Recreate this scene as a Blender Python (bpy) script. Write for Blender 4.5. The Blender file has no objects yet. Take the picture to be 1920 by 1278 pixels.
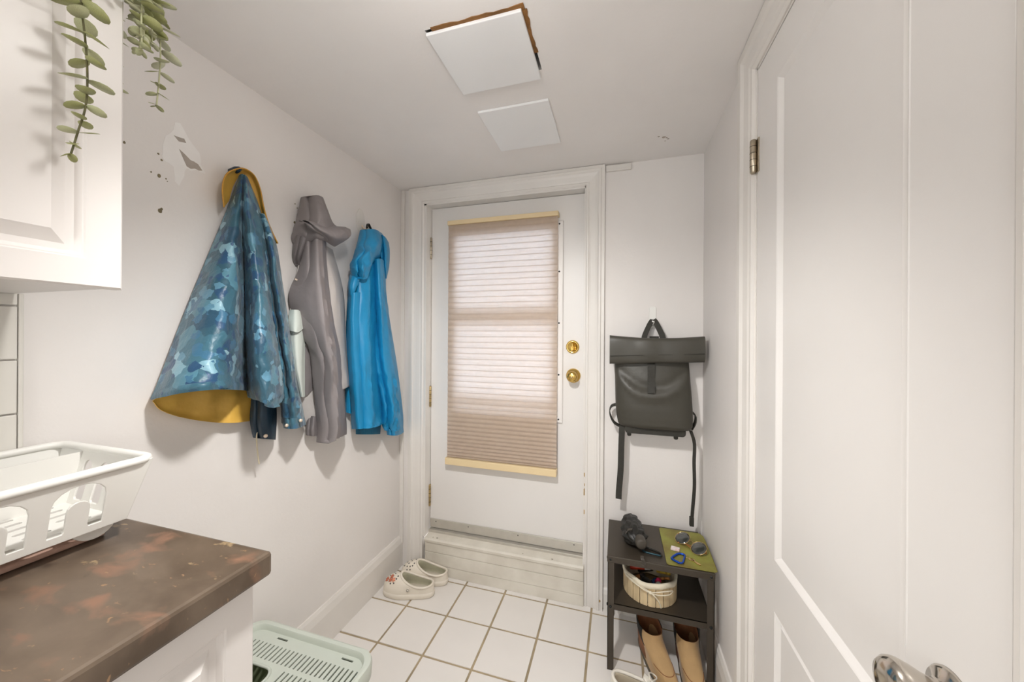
import bpy, math, random
from mathutils import Vector, Matrix, noise
random.seed(7)
PI = math.pi
SC = bpy.context.scene
COL = SC.collection
# ------------------------------------------------------------------ camera
cam_d = bpy.data.cameras.new('camera'); cam = bpy.data.objects.new('camera', cam_d); COL.objects.link(cam)
cam_d.sensor_fit = 'HORIZONTAL'; cam_d.sensor_width = 36.0; cam_d.lens = 36.0*667.87/1920
cam_d.shift_y = -(639-630.6)/1920; cam_d.clip_start = 0.02
YAW, ROLL = 0.2868, 0.006
_r0 = Vector((math.cos(YAW), math.sin(YAW), 0)); _u0 = Vector((0, 0, 1)); _w = Vector((-math.sin(YAW), math.cos(YAW), 0))
_r = _r0*math.cos(ROLL)+_u0*math.sin(ROLL); _u = _u0*math.cos(ROLL)-_r0*math.sin(ROLL)
cam.matrix_world = Matrix(((_r.x, _u.x, -_w.x, 0), (_r.y, _u.y, -_w.y, 0), (_r.z, _u.z, -_w.z, 1.291), (0, 0, 0, 1)))
SC.camera = cam
# ------------------------------------------------------------------ sky outside, exposure
wd = bpy.data.worlds.new('overcast_sky'); SC.world = wd; wd.use_nodes = True
_bg = wd.node_tree.nodes['Background']; _bg.inputs[0].default_value = (0.93, 0.96, 1.0, 1); _bg.inputs[1].default_value = 8.0
SC.view_settings.view_transform = 'Standard'; SC.view_settings.look = 'None'
SC.view_settings.exposure = -0.10; SC.view_settings.gamma = 1.0; SC.view_settings.use_curve_mapping = False
LAMP_POS = (-0.32, 0.48, 1.95); LAMP_R = 0.045; LAMP_E = 44.0; LAMP_W = 62.0
FILL_POS = (-0.40, -1.35, 1.50); FILL_R = 0.15; FILL_E = 17.0

# ------------------------------------------------------------------ helpers
def srgb(r, g, b, k=1.0):
    def f(v):
        v /= 255.0
        return (v/12.92 if v <= .04045 else ((v+.055)/1.055)**2.4)*k
    return (min(f(r), .95), min(f(g), .95), min(f(b), .95), 1)

def mat(name, col, rough=.5, metal=0., var=0., vscale=6., bump=0., bscale=60., spec=.5, coat=0., sheen=0., stretch=None, col2=None, detail=4.):
    m = bpy.data.materials.new(name); m.use_nodes = True
    nt = m.node_tree; N = nt.nodes; L = nt.links; p = N['Principled BSDF']
    p.inputs['Base Color'].default_value = col; p.inputs['Roughness'].default_value = rough
    p.inputs['Metallic'].default_value = metal; p.inputs['Specular IOR Level'].default_value = spec
    p.inputs['Coat Weight'].default_value = coat; p.inputs['Sheen Weight'].default_value = sheen
    tc = N.new('ShaderNodeTexCoord'); vec = tc.outputs['Object']
    if stretch:
        mp = N.new('ShaderNodeMapping'); mp.inputs['Scale'].default_value = stretch; L.new(vec, mp.inputs[0]); vec = mp.outputs[0]
    if var > 0 or col2:
        nz = N.new('ShaderNodeTexNoise'); nz.inputs['Scale'].default_value = vscale; nz.inputs['Detail'].default_value = detail
        L.new(vec, nz.inputs['Vector'])
        rp = N.new('ShaderNodeValToRGB'); e = rp.color_ramp.elements
        c2 = col2 or tuple(c*(1-var) for c in col[:3])+(1,)
        e[0].position = .38; e[0].color = c2; e[1].position = .62; e[1].color = col
        L.new(nz.outputs['Fac'], rp.inputs[0]); L.new(rp.outputs[0], p.inputs['Base Color'])
    if bump > 0:
        nb = N.new('ShaderNodeTexNoise'); nb.inputs['Scale'].default_value = bscale; nb.inputs['Detail'].default_value = 5
        L.new(vec, nb.inputs['Vector'])
        b = N.new('ShaderNodeBump'); b.inputs['Strength'].default_value = bump; b.inputs['Distance'].default_value = .01
        L.new(nb.outputs['Fac'], b.inputs['Height']); L.new(b.outputs[0], p.inputs['Normal'])
    return m

def emit_mat(name, col, strength):
    m = bpy.data.materials.new(name); m.use_nodes = True; nt = m.node_tree
    nt.nodes.remove(nt.nodes['Principled BSDF']); e = nt.nodes.new('ShaderNodeEmission')
    e.inputs[0].default_value = col; e.inputs[1].default_value = strength
    nt.links.new(e.outputs[0], nt.nodes['Material Output'].inputs[0]); return m

WL = {}
def mesh(name, verts, faces, m, parent=None, smooth=True, local=False, bevel=0., kind=None, label=None, sub=0, angle=None):
    verts = [Vector(v) for v in verts]
    if parent is not None and local: off = Vector((0, 0, 0)); loc = Vector((0, 0, 0))
    elif parent is not None: off = WL[parent.name]; loc = Vector((0, 0, 0))
    else:
        xs = [v.x for v in verts]; ys = [v.y for v in verts]; zs = [v.z for v in verts]
        off = Vector(((min(xs)+max(xs))/2, (min(ys)+max(ys))/2, min(zs))); loc = off
    me = bpy.data.meshes.new(name); me.from_pydata([tuple(v-off) for v in verts], [], faces); me.validate(); me.update()
    if smooth:
        for p in me.polygons: p.use_smooth = True
        if angle: 
            try: me.set_sharp_from_angle(angle=angle)
            except Exception: pass
    me.materials.append(m)
    o = bpy.data.objects.new(name, me); COL.objects.link(o)
    if parent is not None: o.parent = parent
    o.location = loc; WL[o.name] = (WL[parent.name] if parent is not None else Vector((0, 0, 0)))+loc
    if bevel > 0:
        b = o.modifiers.new('bevel', 'BEVEL'); b.width = bevel; b.segments = 2; b.limit_method = 'ANGLE'; b.angle_limit = .6
        b.harden_normals = False
    if sub:
        s = o.modifiers.new('subdiv', 'SUBSURF'); s.levels = sub; s.render_levels = sub
    if kind: o['kind'] = kind
    if label: o['label'] = label
    return o

def thing(name, label, cat, loc=(0, 0, 0), rot=0., group=None, kind=None):
    o = bpy.data.objects.new(name, None); COL.objects.link(o); o.location = loc; o.rotation_euler = (0, 0, rot)
    o.empty_display_size = .05; WL[o.name] = Vector(loc)
    return tag(o, label, cat, group, kind)
def tag(o, label=None, cat=None, group=None, kind=None):
    if label: o['label'] = label
    if cat: o['category'] = cat
    if group: o['group'] = group
    if kind: o['kind'] = kind
    return o

def boxv(lo, hi):
    (a, b, c), (d, e, f) = lo, hi
    return ([(a, b, c), (d, b, c), (d, e, c), (a, e, c), (a, b, f), (d, b, f), (d, e, f), (a, e, f)],
            [(0, 3, 2, 1), (4, 5, 6, 7), (0, 1, 5, 4), (1, 2, 6, 5), (2, 3, 7, 6), (3, 0, 4, 7)])
def join(parts):
    V, F = [], []
    for v, f in parts:
        n = len(V); V += list(v); F += [tuple(i+n for i in q) for q in f]
    return V, F
def box(name, lo, hi, m, parent=None, bevel=.002, **k):
    return mesh(name, *boxv(lo, hi), m, parent, smooth=False, bevel=bevel, **k)
def boxes(name, bl, m, parent=None, bevel=0., **k):
    return mesh(name, *join([boxv(a, b) for a, b in bl]), m, parent, smooth=False, bevel=bevel, **k)

def loftv(secs, cap=True, closed=False):
    n = len(secs[0]); V = [tuple(p) for s in secs for p in s]; F = []
    k = len(secs)
    for i in range(k if closed else k-1):
        a = i*n; b = ((i+1) % k)*n
        for j in range(n):
            F.append((a+j, a+(j+1) % n, b+(j+1) % n, b+j))
    if cap and not closed:
        F.append(tuple(range(n-1, -1, -1))); F.append(tuple((k-1)*n+j for j in range(n)))
    return V, F

def frame_along(pts, up=Vector((0, 0, 1))):
    P = [Vector(p) for p in pts]; out = []; prev = None
    for i, p in enumerate(P):
        t = (P[min(i+1, len(P)-1)]-P[max(i-1, 0)]).normalized()
        if prev is None:
            a = up if abs(t.dot(up)) < .95 else Vector((1, 0, 0))
            s = t.cross(a).normalized()
        else: s = (prev-t*prev.dot(t)).normalized()
        prev = s; out.append((p, t, s, s.cross(t).normalized()))
    return out
def smooth_path(pts, n=6, closed=False):
    P = [Vector(p) for p in pts]; out = []; k = len(P)
    rng = k if closed else k-1
    for i in range(rng):
        if closed: p0, p1, p2, p3 = P[(i-1) % k], P[i], P[(i+1) % k], P[(i+2) % k]
        else: p0, p1, p2, p3 = P[max(i-1, 0)], P[i], P[i+1], P[min(i+2, k-1)]
        for j in range(n):
            t = j/n
            out.append(.5*((2*p1)+(p2-p0)*t+(2*p0-5*p1+4*p2-p3)*t*t+(3*p1-p0-3*p2+p3)*t**3))
    if not closed: out.append(P[-1])
    return out
def tubev(pts, r, n=8, closed=False):
    fr = frame_along(pts); secs = []
    for i, (p, t, s, u) in enumerate(fr):
        rr = r[i] if isinstance(r, (list, tuple)) else r
        secs.append([p+(s*math.cos(2*PI*j/n)+u*math.sin(2*PI*j/n))*rr for j in range(n)])
    if closed:   # keep the ring untwisted
        P = [Vector(p) for p in pts]; k = len(P); secs = []
        c = sum(P, Vector())/k
        nrm = Vector((0, 0, 0))
        for i in range(k): nrm += (P[i]-c).cross(P[(i+1) % k]-c)
        nrm.normalize()
        for i in range(k):
            t = (P[(i+1) % k]-P[i-1]).normalized(); s = t.cross(nrm).normalized()
            secs.append([P[i]+(s*math.cos(2*PI*j/n)+nrm*math.sin(2*PI*j/n))*r for j in range(n)])
    return loftv(secs, cap=not closed, closed=closed)
def ribbonv(pts, width, thick, wdir):
    fr = [Vector(p) for p in pts]; secs = []; wd_ = Vector(wdir).normalized()
    for i, p in enumerate(fr):
        t = (fr[min(i+1, len(fr)-1)]-fr[max(i-1, 0)]).normalized()
        w = (wd_-t*wd_.dot(t)).normalized(); nn = t.cross(w).normalized()
        secs.append([p+w*width/2+nn*thick/2, p-w*width/2+nn*thick/2, p-w*width/2-nn*thick/2, p+w*width/2-nn*thick/2])
    return loftv(secs)
def lathev(prof, org, axis, n=28):
    a = Vector(axis).normalized(); s = a.orthogonal().normalized(); u = a.cross(s); o = Vector(org)
    secs = [[o+a*h+(s*math.cos(2*PI*j/n)+u*math.sin(2*PI*j/n))*max(r, 1e-4) for j in range(n)] for r, h in prof]
    return loftv(secs)
def platev(outline, holes, thick, bevel=0., to=lambda x, y, z: (x, y, z)):
    cd = bpy.data.curves.new('tmp', 'CURVE'); cd.dimensions = '2D'; cd.fill_mode = 'BOTH'
    cd.extrude = max(thick/2-bevel, 0); cd.bevel_depth = bevel; cd.bevel_resolution = 1
    for poly in [outline]+list(holes):
        s = cd.splines.new('POLY'); s.points.add(len(poly)-1); s.use_cyclic_u = True
        for p, q in zip(s.points, poly): p.co = (q[0], q[1], 0, 1)
    ob = bpy.data.objects.new('tmp', cd); COL.objects.link(ob)
    dg = bpy.context.evaluated_depsgraph_get(); ev = ob.evaluated_get(dg); me = ev.to_mesh()
    V = [to(*v.co) for v in me.vertices]; F = [tuple(p.vertices) for p in me.polygons]
    ev.to_mesh_clear(); bpy.data.objects.remove(ob); bpy.data.curves.remove(cd)
    return V, F
def rrect(x0, y0, x1, y1, r, n=5):
    out = []
    for cx, cy, a in ((x1-r, y1-r, 0), (x0+r, y1-r, PI/2), (x0+r, y0+r, PI), (x1-r, y0+r, 1.5*PI)):
        for j in range(n+1):
            t = a+PI/2*j/n; out.append((cx+r*math.cos(t), cy+r*math.sin(t)))
    return out
def ringpanelv(w, h, prof, to):
    """concentric rectangle rings (inset, height): a moulded panel; to(a, b, c) maps width, height, out"""
    V, F = [], []
    for ins, ht in prof:
        V += [to(ins, ins, ht), to(w-ins, ins, ht), to(w-ins, h-ins, ht), to(ins, h-ins, ht)]
    k = len(prof)
    for i in range(k-1):
        for j in range(4):
            F.append((i*4+j, i*4+(j+1) % 4, (i+1)*4+(j+1) % 4, (i+1)*4+j))
    F.append(tuple((k-1)*4+j for j in range(4))); F.append((3, 2, 1, 0))
    return V, F
def sheet(rows, nu=5, nv=5):
    """Catmull-Rom surface through control rows"""
    R = [smooth_path(r, nu) for r in rows]
    cols = [smooth_path([r[j] for r in R], nv) for j in range(len(R[0]))]
    return [[cols[j][i] for j in range(len(cols))] for i in range(len(cols[0]))]
def shellv(G, back):
    """closed cloth shell: front grid G and back grid"""
    nv = len(G); nu = len(G[0]); V = [p for r in G for p in r]+[p for r in back for p in r]; F = []; o = nv*nu
    for i in range(nv-1):
        for j in range(nu-1):
            a = i*nu+j; F.append((a, a+nu, a+nu+1, a+1)); F.append((o+a, o+a+1, o+a+nu+1, o+a+nu))
    for i in range(nv-1):
        a = i*nu; F.append((a, o+a, o+a+nu, a+nu)); b = i*nu+nu-1; F.append((b, b+nu, o+b+nu, o+b))
    for j in range(nu-1):
        F.append((j, j+1, o+j+1, o+j)); b = (nv-1)*nu+j; F.append((b, o+b, o+b+1, b+1))
    return V, F
def nz(x, y, z): return noise.noise(Vector((x, y, z)))

XL, XR, YB, ZC = -1.17, 0.366, 1.755, 2.108
T = {
  'camo_left': [[(0.03,0.827,1.783),(0.05,0.82,1.787),(0.055,0.823,1.79),(0.025,0.854,1.795)],[(0.02,0.799,1.671),(0.06,0.79,1.664),(0.07,0.801,1.667),(0.025,0.851,1.688)],[(0.02,0.754,1.538),(0.07,0.75,1.534),(0.085,0.777,1.539),(0.025,0.853,1.56)],[(0.02,0.709,1.407),(0.095,0.7,1.404),(0.118,0.74,1.408),(0.025,0.858,1.424)],[(0.022,0.664,1.272),(0.115,0.656,1.273),(0.147,0.703,1.27),(0.025,0.862,1.266)],[(0.03,0.627,1.169),(0.134,0.616,1.178),(0.166,0.678,1.181),(0.025,0.87,1.152)],[(0.03,0.611,1.127),(0.141,0.606,1.15),(0.179,0.665,1.154),(0.025,0.873,1.115)]],
  'camo_right': [[(0.022,0.844,1.796),(0.06,0.823,1.787),(0.055,0.835,1.787),(0.03,0.86,1.789)],[(0.022,0.841,1.685),(0.09,0.807,1.669),(0.085,0.831,1.679),(0.03,0.898,1.709)],[(0.022,0.847,1.559),(0.11,0.806,1.544),(0.1,0.844,1.557),(0.03,0.931,1.593)],[(0.022,0.851,1.423),(0.134,0.797,1.414),(0.129,0.834,1.422),(0.03,0.946,1.444)],[(0.022,0.856,1.27),(0.173,0.772,1.272),(0.166,0.822,1.275),(0.03,0.969,1.28)],[(0.022,0.86,1.141),(0.186,0.774,1.153),(0.179,0.829,1.149),(0.03,0.995,1.138)],[(0.022,0.867,1.089),(0.192,0.774,1.1),(0.186,0.82,1.075),(0.03,1.0,1.08)]],
  'camo_hem': [[(0.036,0.613,1.142),(0.147,0.605,1.166),(0.186,0.662,1.171),(0.03,0.869,1.135)],[(0.037,0.61,1.134),(0.149,0.602,1.157),(0.189,0.66,1.162),(0.03,0.869,1.122)],[(0.036,0.608,1.125),(0.147,0.603,1.147),(0.187,0.66,1.151),(0.03,0.87,1.11)]],
  'camo_sleeve': [[(0.03,0.889,1.683),(0.05,0.886,1.689),(0.05,0.897,1.689),(0.02,0.929,1.691)],[(0.03,0.91,1.6),(0.09,0.878,1.593),(0.09,0.893,1.597),(0.03,0.957,1.612)],[(0.03,0.928,1.45),(0.11,0.881,1.442),(0.11,0.9,1.444),(0.035,0.983,1.448)],[(0.03,0.963,1.268),(0.115,0.911,1.27),(0.11,0.931,1.27),(0.035,1.016,1.268)],[(0.03,0.985,1.116),(0.115,0.933,1.123),(0.11,0.956,1.122),(0.035,1.042,1.113)],[(0.03,0.988,1.031),(0.115,0.942,1.039),(0.11,0.974,1.033),(0.035,1.066,1.018)],[(0.03,0.992,0.976),(0.105,0.955,0.987),(0.1,0.988,0.982),(0.035,1.074,0.972)]],
  'camo_cuff': [[(0.045,0.975,1.004),(0.12,0.938,1.012),(0.115,0.969,1.006),(0.03,1.076,0.989)],[(0.045,0.977,0.983),(0.122,0.938,0.992),(0.117,0.972,0.987),(0.03,1.081,0.97)],[(0.045,0.983,0.962),(0.12,0.942,0.975),(0.115,0.976,0.97),(0.03,1.086,0.95)]],
  'camo_cuff2': [[(0.03,0.884,1.103),(0.07,0.874,1.106),(0.07,0.9,1.099),(0.03,0.96,1.082)],[(0.03,0.877,1.017),(0.085,0.859,1.023),(0.085,0.888,1.017),(0.035,0.959,0.997)],[(0.03,0.892,0.952),(0.085,0.868,0.959),(0.085,0.892,0.951),(0.035,0.955,0.928)]],
  'camo_lining': [[(0.012,0.675,1.199),(0.014,0.693,1.212),(0.014,0.761,1.214),(0.014,0.83,1.209),(0.014,0.903,1.198)],[(0.014,0.641,1.134),(0.016,0.68,1.125),(0.018,0.759,1.116),(0.018,0.828,1.106),(0.018,0.908,1.09)],[(0.02,0.622,1.12),(0.022,0.656,1.089),(0.024,0.741,1.063),(0.024,0.824,1.043),(0.022,0.907,1.033)],[(0.028,0.617,1.119),(0.032,0.645,1.082),(0.034,0.735,1.041),(0.034,0.817,1.019),(0.03,0.903,1.009)]],
  'camo_hood': [[(0.05,0.771,1.669),(0.03,0.791,1.686),(0.022,0.805,1.704)],[(0.05,0.766,1.724),(0.03,0.791,1.737),(0.022,0.815,1.747)],[(0.05,0.776,1.767),(0.03,0.802,1.774),(0.022,0.826,1.775)],[(0.05,0.801,1.794),(0.03,0.82,1.796),(0.022,0.834,1.79)],[(0.05,0.83,1.81),(0.03,0.843,1.812),(0.022,0.847,1.805)],[(0.05,0.861,1.803),(0.03,0.867,1.804),(0.022,0.859,1.796)],[(0.05,0.882,1.766),(0.03,0.886,1.772),(0.022,0.875,1.771)],[(0.05,0.895,1.71),(0.03,0.902,1.717),(0.022,0.895,1.721)],[(0.05,0.916,1.654),(0.03,0.926,1.661),(0.022,0.922,1.663)],[(0.05,0.946,1.606),(0.03,0.956,1.609),(0.022,0.952,1.608)]],
  'camo_hood_edge': [(0.05,0.771,1.669),(0.05,0.766,1.724),(0.05,0.776,1.767),(0.05,0.801,1.794),(0.05,0.83,1.81),(0.05,0.861,1.803),(0.05,0.882,1.766),(0.05,0.895,1.71),(0.05,0.916,1.654),(0.05,0.946,1.606)],
  'camo_cord': [(0.05,0.885,1.015),(0.055,0.876,0.993),(0.06,0.867,0.965),(0.05,0.876,0.932),(0.045,0.884,0.894),(0.045,0.888,0.868)],
  'camo_snaps': [(0.092,0.872,0.968),(0.125,0.973,0.997),(0.105,0.937,0.987)],
  'grey_body': [[(0.02,1.076,1.629),(0.06,1.079,1.635),(0.07,1.12,1.644),(0.02,1.224,1.652)],[(0.02,1.035,1.455),(0.05,1.078,1.459),(0.09,1.154,1.468),(0.025,1.281,1.479)],[(0.02,1.014,1.268),(0.04,1.076,1.267),(0.095,1.158,1.267),(0.025,1.302,1.253)],[(0.02,1.051,1.078),(0.04,1.103,1.071),(0.095,1.194,1.093),(0.03,1.321,1.093)],[(0.02,1.103,0.929),(0.045,1.127,0.942),(0.09,1.194,1.06),(0.03,1.321,1.064)]],
  'grey_patch': [[(0.03,1.013,1.384),(0.055,1.008,1.383),(0.058,1.024,1.383),(0.045,1.052,1.381)],[(0.03,1.009,1.297),(0.057,1.009,1.297),(0.06,1.029,1.297),(0.045,1.064,1.297)],[(0.03,1.024,1.17),(0.055,1.019,1.171),(0.058,1.034,1.17),(0.045,1.065,1.167)],[(0.03,1.059,1.059),(0.05,1.047,1.062),(0.052,1.052,1.061),(0.045,1.066,1.061)]],
  'grey_flap': [[(0.04,1.002,1.381),(0.064,1.0,1.381),(0.067,1.015,1.38),(0.052,1.045,1.378)],[(0.04,0.998,1.345),(0.066,0.999,1.341),(0.07,1.017,1.341),(0.054,1.053,1.347)],[(0.04,1.001,1.308),(0.068,0.995,1.304),(0.072,1.011,1.303),(0.056,1.056,1.323)]],
  'grey_sleeve': [[(0.06,1.071,1.669),(0.11,1.047,1.668),(0.11,1.074,1.67),(0.06,1.146,1.677)],[(0.045,1.051,1.546),(0.12,1.028,1.541),(0.13,1.054,1.546),(0.07,1.147,1.563)],[(0.035,1.015,1.431),(0.11,1.025,1.422),(0.145,1.047,1.424),(0.07,1.17,1.438)],[(0.05,1.057,1.297),(0.12,1.039,1.298),(0.155,1.058,1.304),(0.07,1.199,1.31)],[(0.06,1.1,1.21),(0.13,1.064,1.209),(0.16,1.078,1.209),(0.07,1.224,1.199)],[(0.06,1.113,1.06),(0.13,1.08,1.069),(0.16,1.098,1.068),(0.07,1.24,1.041)],[(0.06,1.125,0.933),(0.13,1.094,0.942),(0.155,1.115,0.943),(0.07,1.254,0.912)],[(0.06,1.13,0.873),(0.125,1.092,0.884),(0.145,1.118,0.896),(0.065,1.26,0.869)]],
  'grey_shade_gap': [[(0.04,1.054,1.377),(0.045,1.061,1.371),(0.045,1.073,1.364),(0.045,1.088,1.357)],[(0.04,1.067,1.267),(0.046,1.076,1.261),(0.05,1.094,1.251),(0.05,1.114,1.236)],[(0.04,1.07,1.146),(0.046,1.081,1.145),(0.05,1.1,1.144),(0.05,1.125,1.141)],[(0.04,1.071,1.062),(0.045,1.076,1.065),(0.047,1.086,1.072),(0.05,1.105,1.086)]],
  'grey_cuff': [[(0.025,1.105,0.977),(0.05,1.101,0.979),(0.05,1.121,0.975),(0.03,1.168,0.968)],[(0.03,1.091,0.933),(0.06,1.084,0.937),(0.06,1.112,0.932),(0.03,1.169,0.92)],[(0.03,1.093,0.91),(0.06,1.084,0.908),(0.06,1.115,0.903),(0.03,1.169,0.894)]],
  'grey_hood': [[(0.035,1.085,1.819),(0.07,1.075,1.818),(0.08,1.088,1.822),(0.05,1.141,1.837)],[(0.02,1.077,1.769),(0.09,1.044,1.755),(0.12,1.055,1.756),(0.07,1.145,1.786)],[(0.02,1.061,1.71),(0.1,1.028,1.695),(0.14,1.048,1.699),(0.08,1.162,1.74)],[(0.02,1.05,1.666),(0.09,1.031,1.66),(0.14,1.048,1.657),(0.09,1.195,1.718)],[(0.02,1.048,1.636),(0.07,1.043,1.637),(0.11,1.076,1.643),(0.07,1.188,1.679)]],
  'grey_hood_tail': [[(0.02,1.05,1.686),(0.06,1.033,1.682),(0.08,1.038,1.684),(0.09,1.052,1.685)],[(0.015,1.045,1.616),(0.05,1.029,1.614),(0.065,1.034,1.623),(0.07,1.05,1.643)],[(0.015,1.046,1.58),(0.04,1.034,1.58),(0.05,1.039,1.59),(0.05,1.053,1.605)],[(0.012,1.062,1.553),(0.025,1.055,1.555),(0.03,1.058,1.564),(0.03,1.065,1.575)]],
  'grey_brim': [[(0.085,1.014,1.698),(0.1,1.003,1.7),(0.115,1.006,1.698),(0.09,1.042,1.7)],[(0.1,1.042,1.709),(0.145,1.007,1.685),(0.15,1.002,1.67),(0.11,1.032,1.674)],[(0.11,1.086,1.706),(0.155,1.05,1.674),(0.16,1.04,1.655),(0.115,1.069,1.658)],[(0.11,1.15,1.721),(0.155,1.115,1.686),(0.16,1.096,1.656),(0.115,1.107,1.644)],[(0.095,1.21,1.738),(0.13,1.197,1.716),(0.13,1.185,1.682),(0.1,1.153,1.642)]],
  'grey_tag': [(0.045,1.019,1.495),(0.05,1.033,1.491)],
  'blue_body': [[(0.04,1.341,1.649),(0.09,1.322,1.665),(0.09,1.394,1.687),(0.04,1.549,1.694)],[(0.03,1.314,1.501),(0.09,1.296,1.497),(0.1,1.353,1.504),(0.06,1.498,1.525)],[(0.03,1.302,1.312),(0.09,1.285,1.311),(0.115,1.329,1.312),(0.06,1.483,1.315)],[(0.03,1.307,1.123),(0.095,1.294,1.126),(0.12,1.331,1.124),(0.06,1.493,1.106)],[(0.035,1.323,0.967),(0.1,1.306,0.974),(0.125,1.344,0.968),(0.065,1.505,0.934)],[(0.035,1.333,0.871),(0.1,1.31,0.885),(0.125,1.356,0.882),(0.07,1.507,0.86)]],
  'blue_back': [[(0.012,1.316,1.359),(0.03,1.315,1.359),(0.03,1.342,1.36),(0.02,1.382,1.362)],[(0.012,1.315,1.121),(0.035,1.311,1.123),(0.035,1.338,1.12),(0.02,1.384,1.115)],[(0.012,1.313,0.951),(0.035,1.306,0.949),(0.035,1.33,0.939),(0.02,1.385,0.927)]],
  'blue_placket': [[(0.05,1.288,1.479),(0.088,1.263,1.475),(0.1,1.275,1.476),(0.098,1.3,1.479)],[(0.05,1.28,1.311),(0.088,1.258,1.311),(0.1,1.27,1.311),(0.102,1.293,1.311)],[(0.05,1.288,1.125),(0.09,1.267,1.129),(0.105,1.275,1.129),(0.108,1.301,1.126)],[(0.055,1.31,0.881),(0.1,1.28,0.89),(0.11,1.287,0.889),(0.112,1.309,0.886)]],
  'blue_sleeve': [[(0.07,1.405,1.636),(0.12,1.381,1.641),(0.11,1.433,1.65),(0.04,1.558,1.655)],[(0.07,1.417,1.501),(0.125,1.387,1.496),(0.115,1.436,1.502),(0.045,1.552,1.519)],[(0.07,1.43,1.364),(0.135,1.39,1.362),(0.12,1.454,1.365),(0.045,1.585,1.371)],[(0.07,1.455,1.161),(0.14,1.416,1.165),(0.12,1.502,1.159),(0.045,1.647,1.147)],[(0.07,1.489,1.015),(0.14,1.45,1.019),(0.12,1.535,1.006),(0.045,1.683,0.991)],[(0.07,1.511,0.88),(0.14,1.472,0.889),(0.12,1.558,0.871),(0.045,1.71,0.849)],[(0.07,1.533,0.819),(0.13,1.496,0.828),(0.115,1.566,0.812),(0.045,1.71,0.785)]],
  'blue_cuff': [[(0.072,1.53,0.828),(0.132,1.493,0.837),(0.117,1.563,0.821),(0.047,1.707,0.794)],[(0.072,1.539,0.794),(0.128,1.503,0.805),(0.112,1.571,0.789),(0.047,1.713,0.761)]],
  'blue_cuff2': [[(0.03,1.366,0.921),(0.07,1.367,0.924),(0.07,1.427,0.911),(0.03,1.544,0.883)],[(0.03,1.371,0.837),(0.07,1.368,0.841),(0.07,1.427,0.826),(0.03,1.532,0.797)]],
  'blue_hood': [[(0.03,1.391,1.779),(0.08,1.369,1.776),(0.09,1.408,1.784),(0.04,1.522,1.803)],[(0.03,1.37,1.717),(0.11,1.325,1.707),(0.12,1.384,1.727),(0.045,1.559,1.764)],[(0.03,1.35,1.656),(0.13,1.273,1.633),(0.14,1.318,1.661),(0.06,1.517,1.697)],[(0.045,1.312,1.602),(0.135,1.242,1.577),(0.145,1.268,1.571),(0.09,1.394,1.633)],[(0.06,1.318,1.56),(0.12,1.273,1.538),(0.125,1.297,1.537),(0.09,1.358,1.582)]],
  'blue_hood_tail': [[(0.05,1.488,1.785),(0.08,1.476,1.777),(0.08,1.501,1.77),(0.03,1.593,1.774)],[(0.07,1.483,1.704),(0.1,1.466,1.698),(0.085,1.512,1.71),(0.03,1.602,1.729)],[(0.07,1.491,1.628),(0.095,1.478,1.624),(0.08,1.516,1.634),(0.03,1.598,1.658)],[(0.06,1.518,1.586),(0.075,1.506,1.575),(0.07,1.517,1.574),(0.03,1.581,1.6)]],
  'blue_collar': [[(0.04,1.315,1.584),(0.08,1.288,1.575),(0.1,1.281,1.559),(0.1,1.294,1.543)],[(0.04,1.299,1.546),(0.085,1.263,1.529),(0.1,1.265,1.515),(0.1,1.284,1.513)],[(0.04,1.293,1.505),(0.08,1.26,1.49),(0.095,1.261,1.479),(0.095,1.277,1.492)],[(0.04,1.306,1.458),(0.06,1.286,1.448),(0.075,1.275,1.435),(0.08,1.276,1.449)]],
}
# ------------------------------------------------------------------ materials
m_wall = mat('wall_paint', srgb(238, 233, 229), .55, var=.03, vscale=3, bump=.06, bscale=90)
m_ceil = mat('ceiling_paint', srgb(246, 242, 239), .7, var=.03, vscale=2.5, bump=.05, bscale=70)
m_trim = mat('trim_paint', srgb(234, 229, 223), .38, var=.04, vscale=5, bump=.04, bscale=40)
m_riser = mat('worn_white_boards', srgb(228, 222, 210), .5, var=.12, vscale=9, bump=.06, bscale=50, col2=srgb(216, 209, 196))
m_door = mat('door_paint', srgb(234, 230, 226), .35, var=.02, vscale=3, bump=.03, bscale=35)
m_cab = mat('cabinet_white', srgb(234, 229, 225), .35, var=.02, vscale=3)
m_tile = mat('white_floor_tile', srgb(240, 235, 230), .22, var=.035, vscale=4, bump=.02, bscale=25)
m_grout = mat('tan_grout', srgb(182, 164, 134), .9, var=.25, vscale=14, bump=.2, bscale=200)
m_btile = mat('backsplash_glaze', srgb(226, 222, 214), .2, var=.02)
m_bgrout = mat('backsplash_grout', srgb(205, 200, 190), .8, var=.1)
m_patch = mat('bare_plaster', srgb(246, 243, 240), .8, var=.03, vscale=20)
m_peel = mat('exposed_grey_plaster', srgb(180, 170, 160), .9, var=.1, vscale=30)
m_hole = mat('dark_wall_hole', srgb(140, 128, 100), .95, var=.4, vscale=60)
m_brass = mat('polished_brass', srgb(225, 190, 110), .16, 1., var=.08, vscale=20)
m_brass2 = mat('worn_brass', srgb(205, 180, 130), .35, 1., var=.3, vscale=40)
m_nickel = mat('satin_nickel', srgb(205, 198, 188), .14, 1., var=.05, vscale=10)
m_hnickel = mat('hinge_nickel', srgb(190, 178, 158), .32, 1., var=.2, vscale=40)
m_sweep = mat('aluminium_sweep', srgb(205, 200, 190), .4, .5, var=.06, vscale=20)
m_screw = mat('dark_screw', srgb(50, 52, 52), .4, .8)
m_wood = mat('raw_timber', srgb(150, 105, 55), .8, var=.4, vscale=14, bump=.3, bscale=90)
m_rail = mat('cream_rail', srgb(236, 212, 168), .45, var=.03)
m_chip = mat('paint_chip_wood', srgb(196, 160, 100), .8, var=.3, vscale=60)

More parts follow.
